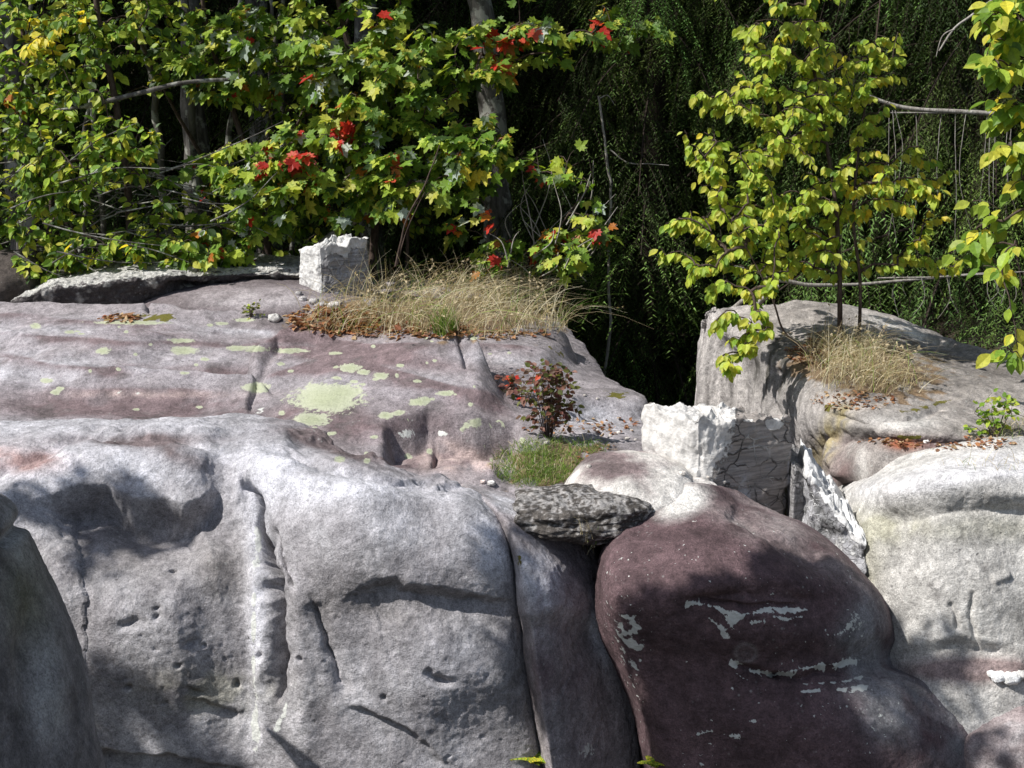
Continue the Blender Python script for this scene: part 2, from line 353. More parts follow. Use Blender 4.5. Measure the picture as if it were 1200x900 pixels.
# ================================================================== NARROW BLOCK
hl = [(560, 592), (600, 628), (618, 700), (624, 780), (634, 850), (648, 920), (660, 1010)]
rowsB = []
spec = [  # left px, right px, y, depth
    (530, 650, 566, 4.92), (548, 668, 580, 4.68), (578, 688, 610, 4.46), (600, 702, 662, 4.33), (608, 714, 720, 4.28), (614, 733, 780, 4.24), (622, 746, 850, 4.20), (634, 752, 930, 4.16), (640, 756, 1050, 4.12)]
for k, (l, r, y, Y) in enumerate(spec):
    Y += .07
    row = [F(l - 20, y + (30 if k < 2 else 5), Y + 0.75), F(l - 5, y + (12 if k < 3 else 3), Y + 0.32)]
    for t in (0.08, 0.25, 0.5, 0.75, 0.93):
        row.append(F(l + (r - l) * t, y + (8 * (t) if k < 4 else 0), Y - 0.05 * math.sin(math.pi * min(t * 1.6 + .1, 1)) + 0.30 * max(t - .15, 0) ** 1.4))
    row += [F(r + 4, y + 10, Y + 0.33), F(r + 2, y + 12, Y + 0.9)]
    rowsB.append(row)
rowsB.insert(0, [p + np.array([0, 0.4, -0.1]) for p in rowsB[0]])
def scB(Q, P):
    d = 0.03 * blob(Q, 650, 700, 40, 60) - 0.035 * recess(Q, [(600, 735), (650, 722), (700, 735), (730, 760)], 14, 60)
    return d
def ptB(Q, P, c, m):
    n1 = fbm(P * 6, 4, 5); n3 = fbm(P * 15, 3, 2)
    c = c * 0 + np.array([0.27, 0.245, 0.25]); c = mixc(c, PURPLE * 1.15, np.clip(1.2 * blob(Q, 680, 660, 40, 110, -25) + blob(Q, 640, 790, 50, 30) + blob(Q, 600, 600, 60, 20, 25) , 0, 1) * sstep(-.6, .3, n1))
    c = mixc(c, PALE * 0.95, np.clip((1.1 * blob(Q, 640, 680, 34, 60, -20) + .9 * blob(Q, 590, 590, 40, 12, 25) + blob(Q, 700, 740, 10, 50, -20)) * (1 + 1.6 * n1), 0, 1))
    c = c * (1 + 0.3 * n3)[..., None]
    m[..., 1] = np.maximum(0.62 * blob(Q, 690, 880, 14, 14), 0)
    m[..., 2] = 0.75 * blob(Q, 600, 640, 9, 40, -25) * sstep(-.4, .2, n1)
    return c, m
patch('boulder', G(*rowsB), 360, 260, 'narrow tall grey block squeezed between the pale front boulder and the purple boulder', 'boulder', sculpt=scB, paint=ptB, lump=0.02, seed=13)

# ================================================================== PURPLE BOULDER
# silhouette rows by left px, right px, y
rowsC = []
specC = [ # l, r, y_left, y_right, Y
    (790, 850, 572, 574, 4.75), (740, 900, 600, 592, 4.55), (708, 975, 640, 632, 4.28), (702, 1030, 690, 690, 4.09), (706, 1056, 735, 745, 4.09),
    (722, 1066, 775, 776, 4.11), (745, 1118, 830, 806, 4.08), (752, 1165, 880, 850, 4.04), (758, 1195, 950, 930, 4.02), (760, 1210, 1080, 1080, 4.05)]
for k, (l, r, yl, yr, Y) in enumerate(specC):
    row = [F(l + 6, yl + 26, Y + 0.9), F(l, yl + 8, Y + 0.40)]
    for t in (0.04, 0.16, 0.33, 0.5, 0.67, 0.84, 0.95):
        row.append(F(l + (r - l) * t, yl + (yr - yl) * t - (0 if k > 4 else 5 * math.sin(math.pi * t)), Y - 0.02 + 0.30 * (abs(t - 0.42) / 0.55) ** 2.4))
    row += [F(r, yr + 6, Y + 0.50), F(r - 4, yr + 22, Y + 1.1)]
    rowsC.append(row)
rowsC.insert(0, [p + np.array([0, 0.35, -0.3]) for p in rowsC[0]])
def scC(Q, P):
    Q = Q + 10 * np.stack([fbm(P * 8, 3, 111), fbm(P * 8, 3, 112)], -1)
    d = -0.05 * recess(Q, [(770, 712), (820, 700), (870, 686), (930, 690), (1000, 712)], 16, 60)
    d -= 0.03 * recess(Q, [(860, 780), (910, 792), (960, 788), (1000, 775), (1040, 765)], 9, 45)
    d += 0.035 * blob(Q, 920, 740, 90, 30, 0)
    d -= 0.03 * groove(Q, [(850, 590), (880, 612), (930, 640), (975, 660)], 10)
    d -= 0.02 * groove(Q, [(805, 705), (850, 718), (950, 712)], 4) + 0.02 * groove(Q, [(862, 778), (900, 790), (950, 790), (1010, 772)], 4)
    d += 0.03 * blob(Q, 880, 840, 120, 40)
    d -= 0.03 * blob(Q, 1040, 770, 30, 20)
    d -= 0.05 * blob(Q, 917, 793, 9, 4)
    return d
def lichline(m, Q, pts, w, n, s=1.0):
    Q = Q + 3.0 * np.stack([n, -n], -1); d, _, t = seg(Q, pts); tt = t * len(pts) * 5.0 + pts[0][0]
    var = .75 + .55 * np.sin(tt * 2.3) * np.sin(tt * 5.1 + 1)
    return np.maximum(m, s * np.clip(0.93 - 0.5 * d / (w * np.clip(var + 2.2 * n, .08, 2.4)), 0, 1) * ends(t + .05, .1))
def ptC(Q, P, c, m):
    n1 = fbm(P * 5, 4, 15); n3 = fbm(P * 18, 3, 12); n4 = fbm(P * 30, 2, 44)
    c = c * 0 + np.array([0.112, 0.073, 0.078]); c = c * (1 + .35 * n1 + 0.3 * n3)[..., None]
    c = mixc(c, np.array([0.30, 0.255, 0.25]), np.clip((0.8 * blob(Q, 960, 650, 70, 14, 33) + 0.6 * blob(Q, 870, 620, 60, 10, 30) + 0.5 * blob(Q, 900, 600, 60, 20, 30)) * (1 + 1.6 * n1), 0, 1))
    c = mixc(c, np.array([0.25, 0.25, 0.26]), np.clip((1.0 * blob(Q, 1015, 750, 26, 45, 15) + .8 * blob(Q, 1060, 830, 40, 60, -30) + 0.6 * blob(Q, 1130, 850, 40, 60)) * (1 + 2.2 * n1), 0, .85))
    c = mixc(c, np.array([0.62, 0.60, 0.57]), np.clip(blob(Q, 800, 580, 34, 22, -30) * 1.7 * (1 + n1) - .2, 0, 1) * sstep(640, 600, Q[..., 1]))
    spl = np.clip(fbm(P * 75, 2, 61) - .38, 0, 1) * 5 * (.4 + sstep(-.1, .4, n1)); m[..., 1] = np.maximum(m[..., 1], np.clip(spl, 0, .62)); m[..., 1] = np.maximum(m[..., 1], .66 * blob(Q, 862, 728, 14, 12) * (1.2 + 2 * n4))
    for p, w_ in (([(803, 706), (835, 711), (862, 722)], 4.0), ([(868, 722), (900, 713), (955, 716)], 3.2), ([(850, 722), (860, 740)], 6), ([(878, 730), (900, 728)], 3), ([(856, 775), (872, 780)], 3), ([(880, 786), (905, 792), (940, 784), (985, 778), (1020, 770)], 4),
                  ([(938, 811), (965, 808)], 2.4), ([(980, 808), (1022, 804)], 3), ([(815, 862), (838, 856)], 3.4), ([(855, 862), (870, 862)], 3), ([(830, 724), (850, 742), (856, 752)], 3), ([(905, 722), (925, 726), (945, 722)], 2.5), ([(940, 802), (985, 800), (1020, 790)], 1.8), ([(985, 742), (1000, 730), (1004, 715)], 3), ([(860, 790), (878, 800)], 2), ([(876, 846), (888, 844)], 3)):
        m[..., 1] = lichline(m[..., 1], Q, p, w_, n4)
    m[..., 1] = np.maximum(m[..., 1], 0.44 * np.clip(blob(Q, 1005, 735, 16, 22) * (1 + 2 * n3), 0, 1))
    m[..., 1] = np.maximum(m[..., 1], np.clip(0.60 * blob(Q, 738, 745, 20, 42, -12) * (1.1 + 1.6 * n4), 0, .8))
    ring = np.exp(-((np.hypot(Q[..., 0] - 874, (Q[..., 1] - 765) * 1.15) - 12) / 2.5) ** 2)
    c = mixc(c, np.array([0.22, 0.19, 0.19]), 0.7 * ring + .4 * blob(Q, 874, 765, 9, 8))
    return c, m
patch('boulder', G(*rowsC), 480, 560, 'big smooth dark purple boulder crossed by thin whitish lichen lines', 'boulder', mat=M_dark, sculpt=scC, paint=ptC, lump=0.02, seed=23)

# ================================================================== MAIN LEDGE (the long flat top behind the front boulder)
ex = [-200, -90, 0, 90, 180, 270, 360, 450, 530, 600, 650, 690]
rowsF = []
def edge_right(y):  # right-hand rim of the ledge per image row
    return float(np.interp(y, [330, 352, 372, 395, 420, 445, 460, 480, 520, 560, 600], [600, 632, 652, 672, 690, 712, 752, 775, 792, 800, 800]))
for y, z in ((332, 1.72), (352, 1.72), (370, 1.70), (386, 1.70), (402, 1.70), (422, 1.69), (445, 1.68), (470, 1.66), (500, 1.64), (535, 1.60), (575, 1.52), (610, 1.4)):
    R = edge_right(y); row = []
    for t in np.linspace(0, 1, 15):
        x = -220 + (R + 220) * t; z_l = {332: .16, 352: .10, 370: .02}.get(y, 0) * float(sstep(400, 300, x)); zz = z - z_l - 0.10 * max(0, (t - 0.88) / .12) ** 2 * (1 if y < 460 else .5)
        row.append(T(x, y, zz))
    e = row[-1]; row.append(e + np.array([0.05, 0.02, -0.10])); row.append(e + np.array([0.08, 0.05, -0.5])); row.append(e + np.array([0.10, 0.1, -1.5]))
    row = [row[0] + np.array([-2.2, 0, -1.6]), row[0] + np.array([-1.9, 0, -.12]), row[0] + np.array([-.9, 0, .0])] + row
    rowsF.append(row)
rowsF.insert(0, [p + np.array([0, 0.3, -0.5]) for p in rowsF[0]])
ROLL = [([(-200, 384), (0, 388), (80, 395), (220, 402), (330, 405), (400, 419), (480, 436), (560, 452), (625, 474)], .085, 2.5, 34),
        ([(-200, 440), (0, 446), (100, 455), (240, 456), (300, 462), (330, 480)], .055, 2.5, 26),
        ([(285, 462), (310, 442), (350, 428), (420, 427), (500, 441), (560, 456), (600, 478)], .075, 3, 36),
        ([(-200, 366), (0, 369), (120, 378), (240, 385), (340, 391), (430, 405)], .05, 2, 16),
        ([(340, 398), (440, 405), (520, 400), (600, 403), (665, 412)], .07, 2.5, 30),
        ([(-200, 408), (0, 414), (60, 425), (130, 428), (200, 424)], .035, 2.5, 22),
        ([(440, 508), (500, 500), (560, 505), (620, 500)], -.09, 4, 30),
        ([(430, 540), (500, 530), (560, 536), (600, 552)], .035, 3, 20)]
def scF(Q, P):
    d = np.zeros(Q.shape[:-1])
    Q = Q + np.stack([25 * fbm(P * 1.5, 3, 121), 7.0 * fbm(P * np.array([1.6, 2.5, 2]), 3, 122)], -1)
    for pts, a, w1, w2 in ROLL: d += 1.9 * a * recess(Q, pts, w1, w2 * .8, .10) - (.022 * groove(Q, pts, 1.8) if a > 0 else 0)
    d += 0.07 * blob(Q, 470, 472, 120, 26, 4) + 0.06 * blob(Q, 120, 420, 130, 22) + 0.05 * blob(Q, 560, 425, 90, 18, 8)
    d -= 0.05 * blob(Q, 180, 480, 160, 16) + 0.05 * blob(Q, 480, 535, 90, 18)
    d -= 0.04 * groove(Q, [(512, 500), (512, 520), (516, 545)], 3) + 0.03 * groove(Q, [(545, 455), (556, 478)], 3) + .03 * groove(Q, [(170, 398), (166, 408)], 2.5)
    d -= 0.03 * groove(Q, [(330, 440), (300, 465), (290, 485)], 3)
    d -= 0.10 * recess(Q, [(640, 470), (690, 468), (780, 472), (800, 490)], 5, 30, .1)
    d -= 0.03 * groove(Q, [(700, 490), (720, 500), (745, 505)], 3)
    d += 0.02 * fbm(P * np.array([2, 7, 3]), 4, 40)
    return d
LICH = [(382, 467, 40, 17), (365, 492, 20, 8), (400, 460, 26, 10), (410, 431, 13, 5), (426, 436, 8, 3.5), (446, 440, 9, 4), (500, 468, 10, 3), (490, 471, 13, 5), (452, 487, 9, 4), (467, 484, 7, 3), (557, 495, 8, 6), (440, 444, 4, 2),
        (215, 411, 17, 5), (278, 408, 12, 3), (302, 409, 14, 4), (340, 411, 20, 3), (212, 399, 14, 3), (260, 379, 8, 2), (286, 375, 12, 2), (155, 378, 40, 2.5), (55, 446, 8, 3), (82, 389, 6, 2), (42, 382, 6, 3), (300, 454, 14, 6), (330, 484, 4, 3), (120, 411, 9, 4),
        (395, 443, 5, 2), (65, 460, 6, 3), (190, 492, 4, 2), (28, 497, 4, 2), (246, 381, 4, 2), (415, 447, 5, 2), (523, 461, 12, 3), (240, 421, 5, 2), (393, 414, 8, 2), (95, 391, 4, 1.5)]
_r = np.random.default_rng(4)
for _ in range(70):
    _y = _r.uniform(372, 545); LICH.append((_r.uniform(0, 620), _y, _r.uniform(1.5, 5), _r.uniform(.8, 2) * (1 + (_y - 372) / 200)))
def ptF(Q, P, c, m):
    Q0 = Q
    x, y = Q[..., 0], Q[..., 1]; n1 = fbm(P * 5, 4, 55); n2 = fbm(P * np.array([1.5, 4, 3]), 3, 66); n3 = fbm(P * 16, 3, 52)
    c = c * 0 + np.array([0.27, 0.245, 0.255])
    pale = 0.9 * blob(Q, 60, 430, 200, 22) + 0.7 * blob(Q, 60, 385, 160, 12) + 0.6 * blob(Q, 450, 450, 110, 14, 3) + 0.9 * blob(Q, 700, 490, 70, 20) + .5 * blob(Q, 600, 425, 60, 18, 10) + .7 * blob(Q, 50, 500, 120, 14)
    c = mixc(c, PALE * 0.92, np.clip(pale * (0.9 + 1.6 * n1), 0, 1))
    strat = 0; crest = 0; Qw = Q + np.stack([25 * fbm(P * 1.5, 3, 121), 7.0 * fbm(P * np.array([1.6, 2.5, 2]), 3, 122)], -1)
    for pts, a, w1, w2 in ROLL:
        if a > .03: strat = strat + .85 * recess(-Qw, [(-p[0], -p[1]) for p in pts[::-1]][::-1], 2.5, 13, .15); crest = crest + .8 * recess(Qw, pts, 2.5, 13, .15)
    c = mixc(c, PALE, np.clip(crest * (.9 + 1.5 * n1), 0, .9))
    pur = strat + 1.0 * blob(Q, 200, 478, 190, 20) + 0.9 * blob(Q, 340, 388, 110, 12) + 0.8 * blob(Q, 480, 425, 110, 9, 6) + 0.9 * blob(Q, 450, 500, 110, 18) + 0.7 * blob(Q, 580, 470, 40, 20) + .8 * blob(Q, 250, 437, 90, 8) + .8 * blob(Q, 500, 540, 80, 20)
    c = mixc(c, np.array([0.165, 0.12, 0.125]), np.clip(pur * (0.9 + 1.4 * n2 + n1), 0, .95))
    c = mixc(c, np.array([0.10, 0.09, 0.09]), np.clip(sstep(.18, .5, n1 + .5 * n3), 0, 1) * .6)
    c = mixc(c, np.array([0.42, 0.33, 0.31]), np.clip((blob(Q, 540, 535, 50, 18) + .6 * blob(Q, 180, 462, 100, 4)) * (.9 + 1.5 * n3), 0, 1))
    c = mixc(c, np.array([0.42, 0.22, 0.21]), np.clip(blob(Q, 8, 522, 22, 8) * 1.6 * (1 + n1), 0, 1))
    c = c * (1 + 0.30 * n3)[..., None]
    for x_, y_, rx, ry in LICH: m[..., 0] = np.maximum(m[..., 0], disc(Q, x_, y_, rx * 1.0, ry * 1.0))
    m[..., 1] = np.maximum(np.clip(.55 * blob(Q, 306, 480, 9, 9) * (1.2 + 2 * n3), 0, .75), np.clip(.56 * blob(Q, 500, 508, 50, 5) * (1 + 2.5 * n3), 0, .7))
    for p in ([(138, 458), (170, 461)], [(213, 460), (225, 462)]): m[..., 1] = lichline(m[..., 1], Q, p, 1.6, n3, .62)
    soilm = np.maximum(.95 * blob(Q, 530, 368, 150, 26) , .9 * blob(Q, 660, 545, 70, 30)) + .5 * blob(Q, 390, 378, 60, 12)
    c = mixc(c, np.array([.15, .105, .065]) * (1 + .8 * n3[..., None]), sstep(.35, .55, soilm + .5 * n3))
    mo = blob(Q, 655, 412, 20, 6, 35) + blob(Q, 720, 462, 26, 5) + blob(Q, 170, 372, 34, 5) + blob(Q, 205, 372, 24, 4) + blob(Q, 5, 552, 10, 6)
    m[..., 2] = np.clip(mo * (.62 + .9 * n3), 0, .8)
    return c, m
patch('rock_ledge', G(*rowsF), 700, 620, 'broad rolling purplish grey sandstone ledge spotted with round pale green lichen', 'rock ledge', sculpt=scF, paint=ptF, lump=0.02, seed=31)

# ================================================================== GENERIC BOULDER (closed)
def boulder(name, c, r, label, base, seed=1, nv=110, nu=170, yaw=0, power=2.4, mat=None, paint=None, sculpt=None, rough=1.0, cat='rock', lump=.12, group=None, tilt=0):
    th = np.linspace(0.001, math.pi - .001, nv)[:, None]; ph = np.linspace(0, 2 * math.pi, nu)[None, :]
    D = np.stack([np.sin(th) * np.cos(-ph), np.sin(th) * np.sin(-ph), np.cos(th) * np.ones_like(ph)], -1)
    k = (np.abs(D) ** power).sum(-1) ** (-1 / power)
    r = np.array(r); L = D * k[..., None]
    s = 1 + lump * fbm(D * 1.6 + seed * 3.3, 3, seed)
    s = s[..., None]; L = L * r * s
    R = Matrix.Rotation(math.radians(yaw), 3, 'Z') @ Matrix.Rotation(math.radians(tilt), 3, 'Y'); L = L @ np.array(R).T
    P = L + np.asarray(c); Nn = D @ np.array(R).T
    P[:, -1] = P[:, 0]
    if sculpt is not None: P = P + Nn * sculpt(project(P), P)[..., None]
    sz = min(1.0, r.min() / .25)
    P = P + Nn * (rough * sz * (0.018 * fbm(P * 6, 4, seed + 5) + 0.003 * fbm(P * 40, 3, seed + 9)))[..., None]
    P[:, -1] = P[:, 0]
    Q = project(P); tone = fbm(P * 5, 4, seed + 2); col = np.broadcast_to(base, P.shape) * (1 + .5 * tone[..., None]); msk = np.zeros(P.shape)
    if paint is not None: col, msk = paint(Q, P, col, msk)
    V = P[:, :-1]; nvv, nuu = V.shape[:2]
    i = np.arange(nvv * nuu).reshape(nvv, nuu); j = np.roll(i, -1, 1)
    f = np.stack([i[:-1], i[1:], j[1:], j[:-1]], -1).reshape(-1, 4)
    me = mk_mesh(name, V, [f, i[0][None, ::-1], i[-1][None]], np.clip(col[:, :-1], .01, .9).reshape(-1, 3), np.clip(msk[:, :-1], 0, 1).reshape(-1, 3))
    o = obj(name, me, mat or M_sand); tag(o, label, cat, group)
    ROCKS.append((V.reshape(-1, 3), f, name)); return o

# dark shaded boulder at the left edge
rowsM = []
for y, r, Y in ((560, -12, 3.45), (572, 2, 3.32), (590, 22, 3.25), (640, 46, 3.2), (720, 76, 3.16), (790, 96, 3.14), (845, 108, 3.12), (905, 126, 3.10), (1000, 150, 3.08), (1100, 160, 3.05)):
    row = []
    for t, dy in ((-260, -0.5), (-200, -0.55), (-140, -0.5), (-90, -0.38), (-55, -0.26), (-25, -0.13), (-8, -0.02), (0, 0.10), (-2, 0.22), (-20, 0.38)):
        row.append(F(r + t, y + (6 if t == 0 else 0), Y + dy + .1))
    rowsM.append(row)
cM = np.mean(rowsM[0], 0); rowsM.insert(0, [cM + (p - cM) * .45 + np.array([-.05, .0, .012]) for p in rowsM[0]]); rowsM.insert(0, [cM + (p - cM) * .05 + np.array([-.05, 0, .012]) for p in rowsM[0]])
rowsM = [[r[0] + np.array([-.7, .9, -.3]), r[0] + np.array([-.5, .25, 0])] + list(r) for r in rowsM]
def ptM(Q, P, c, m):
    n1 = fbm(P * 6, 4, 91); c = c * 0 + np.array([.20, .185, .185]); c = c * (1 + .5 * n1 + .3 * fbm(P * 20, 3, 9))[..., None]
    c = mixc(c, np.array([.4, .39, .38]), np.clip(blob(Q, 20, 640, 25, 60) * (1 + 2 * n1) * .7 + .5 * blob(Q, 60, 800, 30, 80) * (1 + 2 * n1), 0, 1))
    c = mixc(c, np.array([.2, .2, .1]), np.clip(blob(Q, 30, 700, 30, 60) * .5, 0, 1)); return c, m
patch('boulder', G(*rowsM), 300, 220, 'shadowed dark grey boulder at the left edge of the view', 'boulder', sculpt=lambda Q, P: -.03 * groove(Q, [(0, 640), (20, 620), (35, 600)], 8) - .04 * blob(Q, 40, 760, 20, 60), paint=ptM, lump=.04, seed=41)

# ================================================================== RIGHT SIDE: tall rear rock, pale boulder, low rock
rowsJ = []
# rows from back to front; each: (list of (px,py,z))
specJ = [
    [(826, 372, 1.80), (845, 362, 1.86), (900, 358, 1.88), (960, 355, 1.90), (1030, 366, 1.86), (1090, 388, 1.78), (1150, 410, 1.74), (1230, 425, 1.72), (1330, 440, 1.7)],
    [(828, 378, 1.78), (850, 370, 1.84), (905, 368, 1.87), (965, 368, 1.89), (1035, 380, 1.84), (1100, 402, 1.77), (1150, 420, 1.74), (1230, 435, 1.72), (1330, 450, 1.7)],
    [(838, 392, 1.74), (862, 388, 1.80), (915, 388, 1.84), (970, 390, 1.85), (1040, 400, 1.82), (1100, 418, 1.77), (1150, 436, 1.74), (1230, 450, 1.72), (1330, 465, 1.7)],
    [(862, 412, 1.68), (882, 408, 1.76), (925, 410, 1.80), (980, 414, 1.82), (1040, 424, 1.80), (1100, 440, 1.76), (1150, 455, 1.74), (1230, 466, 1.72), (1330, 480, 1.7)],
    [(885, 440, 1.62), (905, 434, 1.70), (940, 436, 1.76), (990, 442, 1.78), (1045, 450, 1.77), (1100, 462, 1.75), (1150, 474, 1.73), (1230, 484, 1.71), (1330, 495, 1.7)],
    [(905, 475, 1.56), (930, 466, 1.66), (962, 468, 1.72), (1000, 474, 1.75), (1050, 480, 1.75), (1100, 488, 1.74), (1150, 496, 1.72), (1230, 504, 1.7), (1330, 512, 1.68)],
    [(920, 515, 1.46), (950, 500, 1.58), (980, 498, 1.66), (1012, 500, 1.70), (1055, 504, 1.71), (1100, 508, 1.71), (1150, 514, 1.69), (1230, 520, 1.67), (1330, 526, 1.65)],
    [(935, 560, 1.30), (960, 540, 1.42), (990, 528, 1.54), (1020, 526, 1.60), (1060, 526, 1.64), (1100, 530, 1.64), (1150, 534, 1.62), (1230, 538, 1.6), (1330, 542, 1.58)],
    [(940, 610, 1.10), (965, 590, 1.25), (995, 575, 1.42), (1025, 562, 1.54), (1065, 556, 1.58), (1105, 556, 1.6), (1155, 558, 1.58), (1230, 562, 1.56), (1330, 570, 1.5)],
]
for r in specJ:
    row = [T(*p) for p in r]; a = row[0]
    rowsJ.append([a + np.array([0.12, 0.15, -1.7]), a + np.array([0.0, 0.05, -0.9]), a + np.array([-0.02, 0.0, -0.35]), a + np.array([-0.015, 0, -0.09])] + row)
rowsJ.append([p + np.array([0, 0.05, -1.2]) for p in rowsJ[-1]])
rowsJ.insert(0, [p + np.array([0.0, 0.12, -0.25]) for p in rowsJ[0]])
rowsJ.insert(0, [p + np.array([0.0, 0.2, -1.4]) for p in rowsJ[1]])
def scJ(Q, P):
    d = 0.015 * fbm(P * np.array([14, 14, 2]), 3, 71) * sstep(980, 900, Q[..., 0])
    d -= .02 * groove(Q, [(975, 485), (1010, 495), (1060, 492), (1115, 470)], 3) + .03 * recess(Q, [(990, 440), (1060, 452), (1130, 470), (1200, 480)], 3, 12) + .03 * recess(Q, [(1020, 375), (1080, 392), (1130, 408)], 3, 10)
    d += .03 * fbm(P * np.array([3, 8, 3]), 4, 145)
    d += .06 * blob(Q, 1005, 545, 34, 26) - .05 * blob(Q, 985, 553, 10, 7) + .05 * groove(Q, [(1005, 565), (990, 530), (998, 505)], 8)
    d += .04 * blob(Q, 960, 500, 25, 30, -30) - .03 * groove(Q, [(912, 430), (905, 470), (912, 500)], 6)
    return d
def ptJ(Q, P, c, m):
    x, y = Q[..., 0], Q[..., 1]; n1 = fbm(P * 5, 4, 59); n3 = fbm(P * 16, 3, 53); stv = fbm(P * np.array([22, 22, 2.0]), 3, 19)
    c = c * 0 + np.array([.30, .275, .255]); c = c * (1 + .4 * n1 + .3 * n3)[..., None]
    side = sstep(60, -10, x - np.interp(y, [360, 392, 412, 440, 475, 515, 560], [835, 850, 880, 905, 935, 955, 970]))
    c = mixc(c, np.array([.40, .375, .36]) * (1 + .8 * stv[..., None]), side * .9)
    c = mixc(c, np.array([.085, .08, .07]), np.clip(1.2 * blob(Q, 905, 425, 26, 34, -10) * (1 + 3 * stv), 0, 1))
    c = mixc(c, np.array([.35, .29, .13]), np.clip(.9 * blob(Q, 968, 520, 12, 45, 25) * (1 + 2.5 * stv), 0, .8))
    c = mixc(c, np.array([.17, .12, .115]), np.clip(1.1 * blob(Q, 1100, 522, 100, 9, 3) + blob(Q, 985, 555, 25, 30), 0, 1) * sstep(-.5, .2, n1))
    c = mixc(c, np.array([.10, .09, .08]), np.clip((blob(Q, 1130, 425, 60, 14, 15) + blob(Q, 1080, 395, 30, 8)) * (1 + 2 * n1), 0, .8))
    c = mixc(c, np.array([.24, .09, .05]), np.clip(blob(Q, 1058, 520, 18, 7) * 1.5, 0, 1))
    c = mixc(c, np.array([.55, .53, .50]), np.clip((blob(Q, 1050, 495, 40, 9) + .8 * blob(Q, 1060, 388, 50, 7, 20) + .6 * blob(Q, 1010, 548, 8, 30)) * (1 + 1.5 * n1), 0, 1))
    c = mixc(c, np.array([.15, .105, .065]) * (1 + .8 * n3[..., None]), sstep(.35, .55, 1.0 * blob(Q, 1015, 430, 95, 38, 10) + .5 * n3))
    m[..., 2] = np.clip((.6 + .8 * n3) * (blob(Q, 970, 480, 12, 8) + blob(Q, 1080, 478, 50, 4, -15) + .7 * blob(Q, 1060, 512, 100, 4)), 0, .9)
    return c, m
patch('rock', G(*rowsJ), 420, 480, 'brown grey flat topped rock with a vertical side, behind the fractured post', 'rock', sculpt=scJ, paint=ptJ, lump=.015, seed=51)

rowsK = []
for k, (yo, Y) in enumerate(((-6, 4.95), (0, 4.78), (14, 4.62), (34, 4.50), (70, 4.42), (120, 4.40), (180, 4.36), (240, 4.32), (300, 4.28), (380, 4.25), (500, 4.2))):
    row = []
    for x, yt, d in ((966, 604, 1.1), (970, 598, .7), (980, 585, .45), (1005, 568, .26), (1045, 548, .10), (1090, 536, -.01), (1135, 528, -.03), (1180, 524, -.03), (1240, 526, 0), (1310, 540, .1), (1340, 560, .5)):
        row.append(F(x + (0 if x > 1000 else yo * .12), yt + yo, Y + d))
    rowsK.append(row)
rowsK.insert(0, [p + np.array([0, .3, -.35]) for p in rowsK[0]])
def scK(Q, P):
    d = -.07 * recess(Q, [(1010, 610), (1040, 600), (1080, 590), (1130, 585), (1200, 590), (1240, 600)], 14, 50, .15)
    d += .04 * blob(Q, 1090, 570, 90, 14, -6) + .03 * blob(Q, 1150, 690, 60, 50)
    d -= .015 * groove(Q, [(1112, 705), (1120, 720), (1122, 740)], 3) + .04 * recess(Q, [(1050, 770), (1120, 752), (1200, 765)], 10, 40)
    d -= .014 * groove(Q, [(1140, 690), (1135, 720), (1150, 770)], 3) - .012 * groove(Q, [(1160, 680), (1185, 672)], 5)
    return d
def ptK(Q, P, c, m):
    n1 = fbm(P * 5, 4, 159); n3 = fbm(P * 16, 3, 153); c = c * 0 + np.array([.47, .455, .43]); c = c * (1 + .30 * n1 + .25 * n3)[..., None]
    c = mixc(c, np.array([.31, .30, .22]), np.clip((.7 * blob(Q, 1045, 620, 30, 18) + .6 * blob(Q, 1010, 650, 26, 50) + .45 * blob(Q, 1130, 620, 90, 16)) * (1 + 2 * n1), 0, .8))
    c = mixc(c, np.array([.64, .63, .64]), np.clip((blob(Q, 1080, 565, 80, 14, -8) + blob(Q, 1170, 545, 60, 14)) * (1.2 + n1), 0, 1))
    c = mixc(c, np.array([.70, .68, .64]), np.clip(.8 * blob(Q, 1150, 740, 18, 40, -20) * (1 + 2 * n3), 0, 1))
    c = mixc(c, np.array([.22, .16, .155]), np.clip(blob(Q, 1150, 785, 90, 14) * 1.4 * (1 + n1), 0, .9))
    for x_, y_, r_ in ((1090, 686, 6), (1098, 698, 8), (1134, 658, 3), (1153, 666, 5)): c = mixc(c, np.array([.2, .19, .18]), .8 * blob(Q, x_, y_, r_, r_ * .8))
    return c, m
patch('boulder', G(*rowsK), 340, 300, 'pale cream grey rounded boulder at the right edge with an olive stained hollow', 'boulder', sculpt=scK, paint=ptK, lump=.02, seed=61)
def ptL(Q, P, c, m):
    n1 = fbm(P * 8, 4, 5); c = mixc(c, np.array([.38, .35, .35]), np.clip(sstep(.0, .4, n1) * .5 + blob(Q, 1180, 860, 30, 30) * .5, 0, 1)); return c, m
boulder('rock', F(1218, 905, 4.33), (.37, .26, .29), 'low purplish grey rock in the bottom right corner', np.array([.20, .16, .16]), seed=5, paint=ptL, nv=160, nu=240)

# left far dark boulder + one behind
boulder('boulder', F(-12, 345, 8.3), (.34, .3, .26), 'dark brown boulder at the far left behind the ledge', np.array([.085, .07, .062]), seed=9, mat=M_dark)
boulder('boulder', F(48, 340, 8.9), (.26, .25, .14), 'small dark rock half hidden behind the far left boulder', np.array([.075, .07, .06]), seed=10, mat=M_dark)

